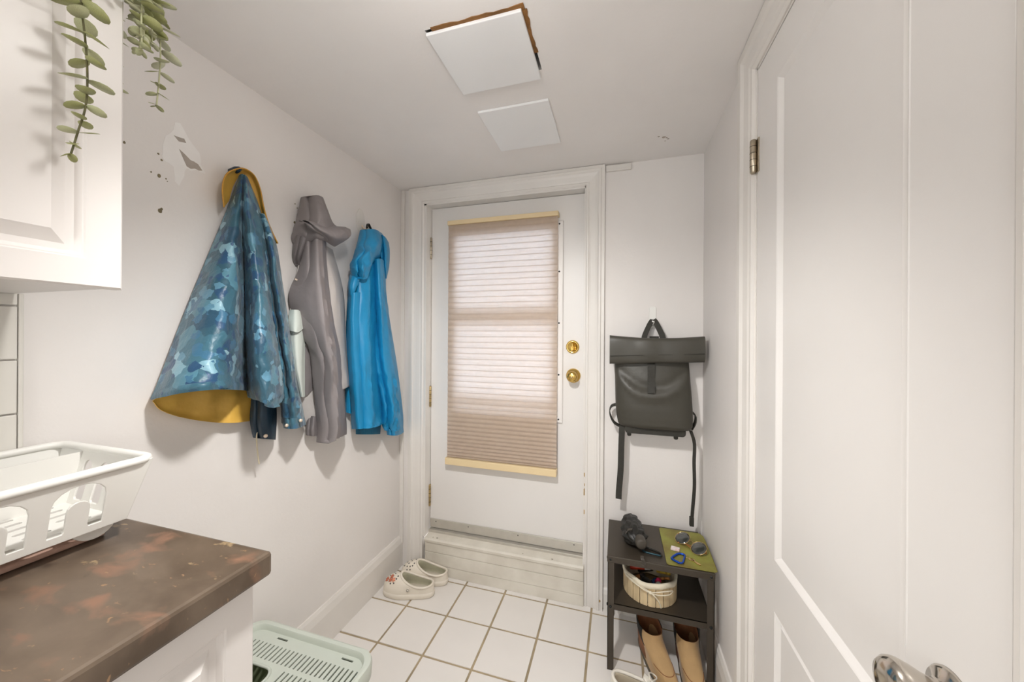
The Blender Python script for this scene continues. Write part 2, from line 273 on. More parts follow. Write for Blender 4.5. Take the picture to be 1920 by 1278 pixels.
def fabric_blind():
    m = bpy.data.materials.new('pleated_shade_fabric'); m.use_nodes = True; nt = m.node_tree; N = nt.nodes; L = nt.links
    N.remove(N['Principled BSDF'])
    d = N.new('ShaderNodeBsdfDiffuse'); t = N.new('ShaderNodeBsdfTranslucent'); mx = N.new('ShaderNodeMixShader')
    tc = N.new('ShaderNodeTexCoord'); nzz = N.new('ShaderNodeTexNoise'); nzz.inputs['Scale'].default_value = 40
    rp = N.new('ShaderNodeValToRGB'); rp.color_ramp.elements[0].color = srgb(212, 186, 160); rp.color_ramp.elements[1].color = srgb(232, 208, 184)
    L.new(tc.outputs['Object'], nzz.inputs[0]); L.new(nzz.outputs[0], rp.inputs[0])
    L.new(rp.outputs[0], d.inputs[0]); t.inputs[0].default_value = srgb(234, 239, 248)
    mx.inputs[0].default_value = .43; L.new(d.outputs[0], mx.inputs[1]); L.new(t.outputs[0], mx.inputs[2])
    L.new(mx.outputs[0], N['Material Output'].inputs[0]); return m
m_blind = fabric_blind()
def glass_thin():
    m = bpy.data.materials.new('window_glass'); m.use_nodes = True; nt = m.node_tree; N = nt.nodes; L = nt.links
    N.remove(N['Principled BSDF'])
    t = N.new('ShaderNodeBsdfTransparent'); t.inputs[0].default_value = (.96, .98, .97, 1)
    g = N.new('ShaderNodeBsdfGlossy'); g.inputs['Roughness'].default_value = .02
    f = N.new('ShaderNodeFresnel'); f.inputs[0].default_value = 1.45; mx = N.new('ShaderNodeMixShader')
    L.new(f.outputs[0], mx.inputs[0]); L.new(t.outputs[0], mx.inputs[1]); L.new(g.outputs[0], mx.inputs[2])
    L.new(mx.outputs[0], N['Material Output'].inputs[0]); return m
m_glass = glass_thin()

# ------------------------------------------------------------------ lamps (one above, added fill behind the view)
def ceiling_or_fill_lamp(pos, r, e, label):
    t = thing('ceiling_or_fill_lamp', label, 'lamp', (pos[0], pos[1], ZC-.02))
    mesh('canopy', *lathev([(.0, 0), (.075, 0), (.07, -.02), (.03, -.028), (.02, -(ZC-pos[2]-r*.8))], (pos[0], pos[1], ZC), (0, 0, 1)), m_trim, t)
    prof = [(r*math.sin(PI*i/12), -r*math.cos(PI*i/12)) for i in range(13)]
    mesh('bulb', *lathev(prof, pos, (0, 0, 1)), emit_mat('bulb_glow', (1, .98, .955, 1), e), t)
ceiling_or_fill_lamp(LAMP_POS, LAMP_R, LAMP_E, 'bare white ceiling bulb above the countertop end, out of frame')
_ld = bpy.data.lights.new('downlight', 'SPOT'); _ld.energy = LAMP_W; _ld.color = (1, .985, .965); _ld.shadow_soft_size = .04
_ld.spot_size = math.radians(140); _ld.spot_blend = 1.0
_lo = bpy.data.objects.new('downlight', _ld); COL.objects.link(_lo); _lo.location = (LAMP_POS[0], LAMP_POS[1], LAMP_POS[2]-LAMP_R-.045)
_lo.rotation_euler = Vector((-.10, .46, -1)).to_track_quat('-Z', 'Y').to_euler()
ceiling_or_fill_lamp(FILL_POS, FILL_R, FILL_E, 'large round globe lamp added unseen behind the viewer as fill light')  # globe added out of view to fill the room with light

# ------------------------------------------------------------------ room shell
YR = -2.2
floor = box('floor', (XL-.1, YR-.1, -.12), (XR+.1, YB+.1, -.003), m_grout, bevel=0, kind='structure')
S = .213; GW = .0046
tile_cache = {}
for i in range(-1, 8):
    for j in range(-1, 19):
        x0, x1 = -1.1736+S*i+GW, -1.1736+S*(i+1)-GW
        y1, y0 = 1.7076-S*j-GW, 1.7076-S*(j+1)+GW
        x0 = max(x0, XL+.002); x1 = min(x1, XR-.002); y0 = max(y0, YR+.002); y1 = min(y1, YB-.002)
        if x1-x0 < .02 or y1-y0 < .02: continue
        key = (round(x1-x0, 3), round(y1-y0, 3))
        dz = random.uniform(-.0004, .0004)
        if key not in tile_cache:
            o = box('floor_tile', (x0, y0, -.006), (x1, y1, 0), m_tile, floor, bevel=.0012)
            off = o.location.copy(); tile_cache[key] = (o, x0, y0)
        else:
            src, sx, sy = tile_cache[key]
            o = src.copy(); COL.objects.link(o); o.parent = floor
            o.location = (x0-sx, y0-sy, dz)
ceil_hole = [(-.499, .847), (-.225, .847), (-.225, 1.07), (-.49, 1.07)]
V, F = platev([(XL-.1, YR-.1), (XR+.1, YR-.1), (XR+.1, YB+.1), (XL-.1, YB+.1)], [ceil_hole], .06, to=lambda x, y, z: (x, y, z+ZC+.03))
ceiling = mesh('ceiling', V, F, m_ceil, smooth=False, kind='structure')
boxes('hatch_shaft', [((-.54, .80, ZC+.062), (-.52, 1.12, ZC+.2)), ((-.20, .80, ZC+.062), (-.18, 1.12, ZC+.2)), ((-.54, .80, ZC+.062), (-.18, .815, ZC+.2)),
      ((-.54, 1.10, ZC+.062), (-.18, 1.12, ZC+.2)), ((-.56, .78, ZC+.2), (-.16, 1.14, ZC+.22))], m_wood, ceiling)
# torn hole edge
def ragged(name, pts, wid, m, parent, z):
    P = []; Q = []
    for k in range(len(pts)-1):
        a = Vector(pts[k]); b = Vector(pts[k+1]); n = 14
        d = (b-a).normalized(); nn = Vector((-d.y, d.x))
        for i in range(n):
            p = a+(b-a)*i/n; P.append(p+nn*random.uniform(.0, wid)); Q.append(p-nn*.012)
    V = []; F = []
    for p, q in zip(P, Q): V += [(p.x, p.y, z), (q.x, q.y, z), (p.x, p.y, z+.004), (q.x, q.y, z+.004)]
    for i in range(len(P)-1):
        a = i*4; b = a+4
        F += [(a, b, b+1, a+1), (a+2, a+3, b+3, b+2), (a, a+2, b+2, b), (a+1, b+1, b+3, a+3)]
    return mesh(name, V, F, m, parent, smooth=False)
ragged('torn_edge', [(-.225, .847), (-.499, .847)], .006, m_wood, ceiling, ZC-.002)
ragged('torn_edge', [(-.225, 1.0), (-.225, .847)], .005, m_wood, ceiling, ZC-.002)
for k, (x, y, r) in enumerate([(.158, 1.559, .005), (.179, 1.569, .008), (.19, 1.575, .004), (.197, 1.586, .005), (.187, 1.60, .003)]):
    mesh('scuff', *lathev([(0, 0), (r, 0), (r*.8, -.0006), (0, -.0006)], (x, y, ZC), (0, 0, 1), 7), m_peel, ceiling)
wl = box('wall_left', (XL-.1, YR-.1, 0), (XL, YB+.1, ZC), m_wall, bevel=0, kind='structure')
wb = boxes('wall_back', [((XL, YB, 0), (-1.03, YB+.12, ZC)), ((-.135, YB, 0), (XR, YB+.12, ZC)), ((-1.03, YB, 2.03), (-.135, YB+.12, ZC)), ((-1.03, YB+.02, -.02), (-.135, YB+.12, .15))], m_wall, kind='structure')
wr = boxes('wall_right', [((XR, 1.125, 0), (XR+.1, YB+.12, ZC)), ((XR, YR-.1, 0), (XR+.1, .435, ZC)), ((XR, .435, 2.025), (XR+.1, 1.125, ZC)), ((XR+.06, .435, 0), (XR+.1, 1.125, 2.025))], m_wall, kind='structure')
boxes('wall_rear', [((XL, YR-.1, 0), (-.85, YR, ZC)), ((.05, YR-.1, 0), (XR, YR, ZC)), ((-.85, YR-.1, 0), (.05, YR, .95)), ((-.85, YR-.1, 2.0), (.05, YR, ZC))], m_wall, kind='structure')
w1 = boxes('added_window_1', [((-.85, YR-.07, .95), (-.80, YR-.03, 2.0)), ((.0, YR-.07, .95), (.05, YR-.03, 2.0)), ((-.85, YR-.07, .95), (.05, YR-.03, 1.0)), ((-.85, YR-.07, 1.95), (.05, YR-.03, 2.0)), ((-.42, YR-.07, .95), (-.38, YR-.03, 2.0))], m_trim, kind='structure')  # unseen rear window, added to let in daylight as fill
for x0, x1 in ((-.80, -.42), (-.38, .0)):
    box('pane', (x0, YR-.052, 1.0), (x1, YR-.048, 1.95), m_glass, w1, bevel=0)
# damaged plaster on the left wall
def flat(name, pts, m, parent, th=.0006, x=XL):
    n = len(pts); V = [(x+th, y, z) for y, z in pts]+[(x-.001, y, z) for y, z in pts]
    F = [tuple(range(n-1, -1, -1))]+[(i, (i+1) % n, n+(i+1) % n, n+i) for i in range(n)]
    return mesh(name, V, F, m, parent, smooth=False)
flat('plaster_patch', [(.677, 1.875), (.689, 1.879), (.700, 1.862), (.707, 1.85), (.72, 1.835), (.737, 1.819), (.741, 1.80), (.74, 1.788), (.748, 1.775), (.753, 1.766), (.742, 1.765), (.728, 1.767), (.716, 1.758), (.705, 1.761),
     (.70, 1.75), (.699, 1.736), (.693, 1.72), (.687, 1.704), (.677, 1.712), (.676, 1.735), (.674, 1.751), (.664, 1.756), (.653, 1.757), (.648, 1.767), (.6495, 1.779), (.650, 1.80), (.655, 1.825), (.665, 1.838), (.673, 1.852)], m_patch, wl)
flat('plaster_chip', [(.674, 1.837), (.685, 1.838), (.698, 1.8405), (.703, 1.831), (.695, 1.829), (.6855, 1.8265)], m_peel, wl, .0012)
flat('plaster_chip', [(.686, 1.806), (.70, 1.798), (.714, 1.788), (.722, 1.788), (.733, 1.785), (.744, 1.7715), (.735, 1.768), (.725, 1.769), (.715, 1.764), (.705, 1.766), (.698, 1.78)], m_peel, wl, .0012)
for y, z, r in [(.640, 1.770, .003), (.647, 1.7565, .0035), (.625, 1.715, .0025), (.642, 1.7127, .006), (.657, 1.7107, .0025), (.6445, 1.620, .007), (.6475, 1.626, .004), (.572, 1.764, .004), (1.058, 1.787, .003), (1.067, 1.774, .003), (1.056, 1.716, .006), (1.056, 1.60, .004), (.66, 1.705, .0015)]:
    r *= .75
    flat('wall_hole', [(y+r*(.7+.4*random.random())*math.cos(a*PI/4), z+r*(.7+.4*random.random())*1.2*math.sin(a*PI/4)) for a in range(8)], m_hole, wl, .0009)
# corner strip, plaster line at the ceiling
box('corner_strip', (XL, YB-.012, .13), (XL+.022, YB, ZC), m_trim, wb, bevel=.003)

# backsplash tiles
for k in range(-1, 5):
    for j in range(10):
        y1 = .408-.109*j; z0 = .912+(.1353-.1090)+.109*(k-0)-.026
        z1 = z0+.109-.003
        if z1 > 1.372: z1 = 1.372
        if z0 < .912: z0 = .912
        if z1-z0 < .01: continue
        box('backsplash_tile', (XL-.002, y1-.106, z0), (XL+.008, y1, z1), m_btile, wl, bevel=.002)
box('backsplash_trim', (XL-.002, .409, .912), (XL+.009, .416, 1.372), m_btile, wl, bevel=.002)

# baseboards
def prof_run(name, prof, a, b, out, m, **k):
    """profile (out, up) swept from a to b on the floor"""
    a = Vector(a); b = Vector(b); o = Vector(out)
    secs = [[p+o*u+Vector((0, 0, v)) for u, v in prof] for p in (a, b)]
    return mesh(name, *loftv(secs), m, smooth=False, **k)
BB = [(0, 0), (.018, 0), (.018, .13), (.014, .148), (.012, .158), (.006, .17), (0, .17)]
prof_run('baseboard_left', BB, (XL, .95, 0), (XL, YB, 0), (1, 0, 0), m_trim, kind='structure')
prof_run('baseboard_right', BB, (XR, YB, 0), (XR, 1.2, 0), (-1, 0, 0), m_trim, kind='structure')
prof_run('baseboard_back', [(u, v*.6) for u, v in BB], (-.055, YB, 0), (XR-.018, YB, 0), (0, -1, 0), m_trim, kind='structure')

# ------------------------------------------------------------------ casing of the outside door (trim_1)
def casing(name, inner, top, prof, to, **k):
    """prof: (distance from opening, out) mitred round left jamb, head, right jamb; inner=(a0,a1)"""
    a0, a1 = inner; secs = []
    for sgn in range(4):
        s = []
        for d, o in prof:
            if sgn == 0: s.append(to(a0-d, 0, o))
            elif sgn == 1: s.append(to(a0-d, top+d, o))
            elif sgn == 2: s.append(to(a1+d, top+d, o))
            else: s.append(to(a1+d, 0, o))
        secs.append(s)
    V, F = loftv(secs); return mesh(name, V, F, m_trim, smooth=False, **k)
CP = [(0, -.012), (0, .012), (.006, .016), (.012, .016), (.016, .012), (.024, .014), (.045, .017), (.056, .020), (.062, .026), (.070, .027), (.074, .022), (.088, .022), (.088, -.0005), (.02, -.0005)]
t1 = casing('trim_1', (-1.023, -.147), 2.018, CP, lambda a, b, o: (a, YB-o, b), kind='structure')
# jambs and stop
boxes('jamb', [((-1.03, YB-.01, .19), (-1.0085, YB+.12, 2.02)), ((-.153, YB-.01, .19), (-.135, YB+.12, 2.02)), ((-1.03, YB-.01, 2.008), (-.135, YB+.12, 2.03))], m_trim, t1, bevel=.001)
for z, h, x in [(.62, .018, 0), (.575, .012, .001), (.53, .03, -.001), (.545, .02, .002), (.44, .02, 0)]:
    mesh('paint_chip', *boxv((-.149+x, YB-.0135, z), (-.143+x, YB-.0105, z+h)), m_chip, t1, smooth=False)
mesh('nail_head', *lathev([(0, 0), (.007, 0), (.006, .002), (0, .002)], (-.075, YB-.0225, .045), (0, -1, 0), 10), m_chip, t1)
# sill and riser below the door
t3 = box('trim_3', (-1.0, YB-.022, .0), (-.1475, YB+.05, .052), m_riser, bevel=.002, kind='structure')
tag(t3)
box('board', (-1.0, YB-.0225, .0535), (-.1475, YB+.05, .118), m_riser, t3, bevel=.002)
box('board', (-1.0, YB-.022, .1195), (-.1475, YB+.05, .172), m_riser, t3, bevel=.002)
V, F = loftv([[(x, YB-.028, .1735), (x, YB-.03, .186), (x, YB-.024, .194), (x, YB+.075, .208), (x, YB+.075, .1735)] for x in (-1.0, -.1475)])
mesh('sill_board', V, F, m_riser, t3, smooth=False)
box('threshold_strip', (-1.003, YB+.022, .197), (-.15, YB+.075, .214), m_sweep, t3, bevel=.002)
for x, r in [(-.955, .004), (-.93, .006), (-.30, .006), (-.45, .003)]:
    mesh('nail_hole', *lathev([(0, 0), (r, 0), (0, .0008)], (x, YB-.012, .1955), (0, .14, 1), 8), m_hole, t3)
# short cable cover at the ceiling
box('trim_4', (-.055, YB-.012, ZC-.034), (.06, YB, ZC-.006), m_trim, bevel=.003, kind='structure')

# ------------------------------------------------------------------ outside door
YD = 1.80
d1 = thing('door_1', None, None, (-.579, YD, .215), kind='structure')
V, F = platev([(-1.003, .217), (-.156, .217), (-.156, 2.004), (-1.003, 2.004)], [[(-.848, .888), (-.31, .888), (-.31, 1.833), (-.848, 1.833)]], .042, .0015, to=lambda x, y, z: (x, YD+.021-z, y))
mesh('slab', V, F, m_door, d1, smooth=False)
V, F = platev([(-.893, .862), (-.265, .862), (-.265, 1.872), (-.893, 1.872)], [[(-.85, .886), (-.308, .886), (-.308, 1.835), (-.85, 1.835)]], .014, .004, to=lambda x, y, z: (x, YD-.006-z, y))
wf = mesh('window_frame', V, F, m_door, d1, smooth=False)
for z in (.875, 1.10, 1.36, 1.62, 1.86):
    mesh('screw', *lathev([(0, 0), (.0045, 0), (.0035, .0015), (0, .0018)], (-.281, YD-.013, z), (0, -1, 0), 10), m_screw, wf)
box('meeting_rail', (-.85, YD+.008, 1.361), (-.308, YD+.03, 1.431), m_door, d1)
box('bottom_rail', (-.85, YD+.008, .922), (-.308, YD+.03, .964), m_door, d1)
for z0, z1 in ((1.431, 1.834), (.964, 1.361), (.887, .922)):
    box('pane', (-.849, YD+.018, z0), (-.309, YD+.022, z1), m_glass, d1, bevel=0)
box('door_sweep', (-1.002, YD-.008, .222), (-.157, YD-.001, .268), m_sweep, d1, bevel=.002)
for x in (-.965, -.77, -.49, -.20):
    mesh('screw', *lathev([(0, 0), (.003, 0), (0, .001)], (x, YD-.0085, .255), (0, -1, 0), 8), m_screw, d1)
for z0, z1, mm in ((1.724, 1.844, m_hnickel), (.893, 1.010, m_brass2), (.336, .456, m_brass2)):
    h = mesh('hinge', *lathev([(0, 0), (.004, .0), (.0065, .004), (.0065, z1-z0-.004), (.004, z1-z0), (0, z1-z0)], (-1.006, YD-.008, z0), (0, 0, 1), 12), mm, d1)
    for q in range(1, 5):
        zz = z0+(z1-z0)*q/5
        mesh('knuckle_joint', *lathev([(.0068, -.0012), (.0073, 0), (.0068, .0012)], (-1.006, YD-.008, zz), (0, 0, 1), 12), m_screw, h)
    box('leaf_plate', (-1.0085, YD-.006, z0), (-1.003, YD+.002, z1), mm, h, bevel=.0005)
db = mesh('deadbolt', *lathev([(0, 0), (.033, 0), (.033, .006), (.030, .011), (.026, .013), (.024, .010), (0, .010)], (-.213, YD, 1.241), (0, -1, 0), 32), m_brass, d1)
box('thumb_turn', (-.2165, YD-.024, 1.222), (-.2095, YD-.008, 1.260), m_brass, db, bevel=.003)
kn = mesh('door_knob', *lathev([(0, 0), (.036, 0), (.036, .004), (.031, .010), (.016, .014), (.012, .024), (.014, .034), (.023, .040), (.027, .050), (.026, .062), (.020, .069), (.012, .071), (0, .070)], (-.209, YD, 1.097), (0, -1, 0), 32), m_brass, d1)
mesh('turn_button', *lathev([(.006, 0), (.006, .006), (.004, .007), (0, .007)], (-.209, YD-.07, 1.097), (0, -1, 0), 14), m_brass2, kn)
mesh('latch_screw', *lathev([(0, 0), (.003, 0), (0, .002)], (-.186, YD-.007, 1.103), (0, -1, 0), 8), m_screw, kn)

# ------------------------------------------------------------------ pleated shade
bl = thing('pleated_shade', 'cream cellular shade covering the window of the white back door', 'blind', (-.585, 1.775, .60))
box('head_rail', (-.888, 1.755, 1.893), (-.282, 1.795, 1.917), m_rail, bl, bevel=.003)
box('bottom_rail', (-.890, 1.745, .598), (-.284, 1.782, .634), m_rail, bl, bevel=.003)
zs = [1.893]; p = .0302
while zs[-1] > .6365:
    z = zs[-1]
    if z < 1.0: p = max(.0085, .0302*(z-.56)/.44*.55+.0135)
    zs.append(z-p)
zs[-1] = .6345
prof = []
for i in range(len(zs)-1):
    a, b = zs[i], zs[i+1]; h = a-b; amp = .0045 if h > .028 else .0045+.10*(.0302-h)*2.2
    prof += [(0.0, a), (-amp*.62, a-h*.22), (-amp, a-h*.5), (-amp*.62, b+h*.22)]
prof.append((0.0, zs[-1]))
V = []; F = []
for x in (-.884, -.286):
    for y, z in prof: V.append((x, 1.766+y, z))
n = len(prof)
for i in range(n-1): F.append((i, i+1, n+i+1, n+i))
# rear layer of the cells with glued seams
base = len(V); back = []
for i in range(len(zs)-1):
    a, b = zs[i], zs[i+1]; back += [(.0005, a), (.010, (a+b)/2)]
back.append((.0005, zs[-1]))
for x in (-.884, -.286):
    for y, z in back: V.append((x, 1.766+y, z))
nb = len(back)
for i in range(nb-1): F.append((base+i, base+nb+i, base+nb+i+1, base+i+1))
mesh('pleated_fabric', V, F, m_blind, bl, smooth=False)
for i in range(1, len(zs)-1):   # glued seam between two cells
    mesh('seam', *boxv((-.884, 1.7645, zs[i]-.0011), (-.286, 1.7668, zs[i]+.0011)), m_blind, bl, smooth=False)

# ------------------------------------------------------------------ right hand panel door
XD = .360
d2 = thing('door_2', None, None, (XD, .78, .01), kind='structure')
def td(a, b, c): return (XD-c, a, b)
V, F = platev([(.458, .01), (1.104, .01), (1.104, 2.010), (.458, 2.010)], [[(.585, .768), (.982, .768), (.982, 1.907), (.585, 1.907)], [(.585, .2), (.982, .2), (.982, .644), (.585, .644)]], .035, .001, to=lambda x, y, z: (XD+.0175-z, x, y))
mesh('slab', V, F, m_door, d2, smooth=False)
PP = [(-.004, -.03), (-.004, -.001), (.0, .0008), (.003, -.0008), (.013, -.0085), (.017, -.0088), (.0205, -.006)]
for z0, z1 in ((.768, 1.907), (.2, .644)):
    V, F = ringpanelv(.397, z1-z0, PP, lambda a, b, c, z0=z0: (XD-c, .585+a, z0+b))
    mesh('door_panel', V, F, m_door, d2, smooth=False)
t2 = casing('trim_2', (.446, 1.114), 2.020, [(0, -.004), (0, .010), (.008, .016), (.016, .016), (.024, .019), (.05, .022), (.062, .028), (.078, .028), (.086, .028), (.086, -.0005)], lambda a, b, o: (XR-o, a, b), kind='structure')
boxes('jamb', [((XR-.006, 1.1085, 0), (XR+.06, 1.125, 2.02)), ((XR-.006, .435, 0), (XR+.06, .4565, 2.02)), ((XR-.006, .435, 2.0145), (XR+.06, 1.125, 2.03))], m_trim, t2)
for z0, z1 in ((1.735, 1.825), (.25, .34)):
    h = mesh('hinge', *lathev([(0, 0), (.006, .0), (.008, .003), (.008, z1-z0-.003), (.006, z1-z0), (0, z1-z0)], (XD-.010, 1.1065, z0), (0, 0, 1), 14), m_hnickel, d2)
    for q in range(1, 5):
        mesh('knuckle_joint', *lathev([(.0078, -.001), (.0084, 0), (.0078, .001)], (XD-.010, 1.1065, z0+(z1-z0)*q/5), (0, 0, 1), 14), m_screw, h)
    box('leaf_plate', (XD-.003, 1.092, z0), (XD+.001, 1.1085, z1), m_hnickel, h, bevel=.0005)
kx, ky, kz = XD, .517, .891
k2 = mesh('door_knob', *lathev([(0, 0), (.031, 0), (.031, .003), (.028, .007), (.019, .010), (.017, .015), (.020, .024), (.026, .035), (.0295, .044), (.0302, .048), (.0295, .053), (.025, .059), (.014, .063), (0, .0635)], (kx, ky, kz), (-1, 0, 0), 40), m_nickel, d2)
# ------------------------------------------------------------------ ceiling hatch covers
m_hatch = mat('hatch_board', srgb(252, 252, 250), .6, var=.02, vscale=5)
h1 = box('hatch_cover', (-.499, .853, ZC-.010), (-.233, 1.097, ZC-.0005), m_hatch, bevel=.002)
tag(h1, 'larger square white ceiling cover slipped to show a torn brown hole edge', 'hatch cover', 'ceiling hatch covers')
h2 = box('hatch_cover', (-.490, 1.203, ZC-.009), (-.230, 1.480, ZC-.0002), m_hatch, bevel=.002)
tag(h2, 'flush square white ceiling cover nearer the back door', 'hatch cover', 'ceiling hatch covers')

# ------------------------------------------------------------------ cabinets and counter
XF = -.84; ZB = 1.369
uc = thing('upper_cabinet', 'white wall cabinet with raised panel door above the counter', 'cabinet', (-1.0, 0, ZB))
box('body', (XL+.012, -.60, ZB+.012), (XF-.021, .404, 1.90), m_cab, uc, bevel=.001)
box('bottom_panel', (XL+.012, -.60, ZB+.002), (XF-.03, .404, ZB+.0115), m_cab, uc, bevel=.001)
DP = [(0, -.02), (0, -.003), (.003, 0), (.046, 0), (.048, -.002), (.050, -.002), (.056, -.009), (.066, -.009), (.082, .001), (.085, .003), (.087, .003)]
def cab_door(parent, y0, y1, z0, z1, xf):
    V, F = ringpanelv(y1-y0, z1-z0, DP, lambda a, b, c: (xf+c, y0+a, z0+b))
    return mesh('door', V, F, m_cab, parent, smooth=False)
cab_door(uc, -.092, .410, ZB, 1.895, XF)
cab_door(uc, -.597, -.095, ZB, 1.895, XF)
bc = thing('base_cabinet', 'white base cabinet with panelled door under the dark countertop', 'cabinet', (-.9, 0, 0))
box('body', (XL+.012, -.90, .10), (-.626, .473, .868), m_cab, bc, bevel=.001)
box('toe_kick', (XL+.012, -.90, 0), (-.68, .473, .0995), m_cab, bc, bevel=.001)
cab_door(bc, .0, .470, .12, .862, -.605)
cab_door(bc, -.475, -.003, .12, .862, -.605)

def counter_mat():
    m = bpy.data.materials.new('brown_stone_laminate'); m.use_nodes = True; nt = m.node_tree; N = nt.nodes; L = nt.links; p = N['Principled BSDF']
    tc = N.new('ShaderNodeTexCoord'); mp = N.new('ShaderNodeMapping'); mp.inputs['Scale'].default_value = (1.0, 1.8, 1); mp.inputs['Rotation'].default_value = (0, 0, .5)
    L.new(tc.outputs['Object'], mp.inputs[0])
    def layer(scale, detail, lo, hi, c0, c1, prev=None):
        n = N.new('ShaderNodeTexNoise'); n.inputs['Scale'].default_value = scale; n.inputs['Detail'].default_value = detail; n.inputs['Distortion'].default_value = .4
        L.new(mp.outputs[0], n.inputs['Vector'])
        r = N.new('ShaderNodeValToRGB'); r.color_ramp.elements[0].position = lo; r.color_ramp.elements[1].position = hi
        if prev is None:
            r.color_ramp.elements[0].color = c0; r.color_ramp.elements[1].color = c1
            L.new(n.outputs[0], r.inputs[0]); return r.outputs[0]
        r.color_ramp.elements[0].color = (0, 0, 0, 1); r.color_ramp.elements[1].color = (1, 1, 1, 1)
        L.new(n.outputs[0], r.inputs[0]); mx = N.new('ShaderNodeMix'); mx.data_type = 'RGBA'
        L.new(r.outputs[0], mx.inputs[0]); L.new(prev, mx.inputs[6]); mx.inputs[7].default_value = c1
        return mx.outputs[2]
    c = layer(7, 6, .35, .65, srgb(84, 70, 57), srgb(112, 97, 82))
    c = layer(13, 5, .56, .72, None, srgb(136, 103, 83), c)
    c = layer(19, 6, .66, .72, None, srgb(165, 142, 108), c)
    c = layer(60, 3, .68, .74, None, srgb(150, 120, 90), c)
    c = layer(9, 4, .64, .74, None, srgb(68, 55, 44), c)
    L.new(c, p.inputs['Base Color']); p.inputs['Roughness'].default_value = .38; p.inputs['Specular IOR Level'].default_value = .4
    return m
m_counter = counter_mat()
ct = box('countertop', (XL+.0005, -.95, .8695), (-.581, .4845, .911), m_counter, bevel=.006)
tag(ct, 'brown mottled stone pattern laminate countertop with rounded front edge', 'countertop')

# ------------------------------------------------------------------ dish rack on its mat
m_plastic = mat('white_plastic', srgb(236, 234, 228), .4, var=.02, vscale=6)
m_pink = mat('pink_drying_mat', srgb(205, 168, 150), .85, var=.15, vscale=12, bump=.25, bscale=220)
mt = box('drying_mat', (-1.155, -.02, .9115), (-.925, .43, .922), m_pink, bevel=.004)
tag(mt, 'dusty pink drying mat lying under the white dish rack', 'mat')
dr = thing('dish_rack', 'white plastic dish drainer with arched cutouts standing on the countertop', 'dish rack', (-1.0, .22, .922))
RX0, RX1, RY0, RY1, RZ0, RZ1 = -1.122, -.885, -.02, .438, .945, 1.052
FL = .026
def arch(x0, x1, z0, z1, n=8):
    r = (x1-x0)/2; c = (x0+x1)/2
    return [(x0, z0+.004), (x0+.004, z0), (x1-.004, z0), (x1, z0+.004)]+[(c+r*math.cos(PI*i/n), z1-r+r*math.sin(PI*i/n)) for i in range(n+1)]
def uarch(c, z0, z1, w, tw, th, n=8):
    """upside-down U: an arched opening with a rounded tongue rising from its foot"""
    o = [(c-w/2, z0), (c-tw/2-.002, z0), (c-tw/2, z0+.004)]
    o += [(c-tw/2*math.cos(PI*i/n), th-tw/2+tw/2*math.sin(PI*i/n)) for i in range(n+1)]
    o += [(c+tw/2, z0+.004), (c+tw/2+.002, z0), (c+w/2, z0)]
    o += [(c+w/2*math.cos(PI*i/n), z1-w*.42+w*.42*math.sin(PI*i/n)) for i in range(n+1)]
    return o
hs = RZ1-RZ0
for sx in (1, -1):      # long sides, lean outward towards the rim
    def to(x, y, z, sx=sx):
        f = y/hs; bx = RX1 if sx > 0 else RX0
        return (bx+sx*FL*f+sx*z, x, RZ0+y)
    holes = [uarch(.371-.087*i, .012, .093, .066, .026, .062) for i in range(5)] if sx > 0 else []
    e = FL*.9
    V, F = platev([(RY0, 0), (RY1, 0), (RY1+e, hs), (RY0-e, hs)], holes, .004, .001, to=to)
    mesh('side_wall', V, F, m_plastic, dr, smooth=False)
for sy in (1, -1):
    def to(x, y, z, sy=sy):
        f = y/hs; by = RY1 if sy > 0 else RY0
        return (x, by+sy*FL*f+sy*z, RZ0+y)
    holes = [arch(-.935-.052*i-.014, -.935-.052*i+.014, .012, .088) for i in range(4)]
    e = FL*.9
    V, F = platev([(RX0, 0), (RX1, 0), (RX1+e, hs), (RX0-e, hs)], holes, .004, .001, to=to)
    mesh('end_wall', V, F, m_plastic, dr, smooth=False)
slots = []
for i in range(7):
    for j in range(9):
        cx = RX0+.03+i*.0295; cy = RY0+.03+j*.049
        slots.append(rrect(cx-.005, cy-.016, cx+.005, cy+.016, .0045, 3))
V, F = platev(rrect(RX0, RY0, RX1, RY1, .01), slots, .004, to=lambda x, y, z: (x, y, RZ0+.002+z))
mesh('base', V, F, m_plastic, dr, smooth=False)
rim = [(x, y, RZ1+.002) for x, y in rrect(RX0-FL, RY0-FL, RX1+FL, RY1+FL, .022, 6)]
mesh('rim', *tubev(rim, .0075, 10, closed=True), m_plastic, dr)
V, F = loftv([[(-1.072, RY0+.05, z), (-1.072, RY1+.004+o, z), (-1.068, RY1+.004+o, z), (-1.068, RY0+.05, z)] for z, o in ((RZ0+.004, 0), (RZ1-.006, .018))])
mesh('divider', V, F, m_plastic, dr, smooth=False)
for x in (RX1-.02, RX0+.02):
    for y in (RY1-.035, RY0+.035):
        V, F = platev([(y-.03+.06*i/10, -.0235*math.sin(PI*i/10)**.6) for i in range(11)], [], .008, .001, to=lambda a, b, c, x=x: (x+c, a, RZ0+.0015+b))
        mesh('foot', V, F, m_plastic, dr, smooth=False)

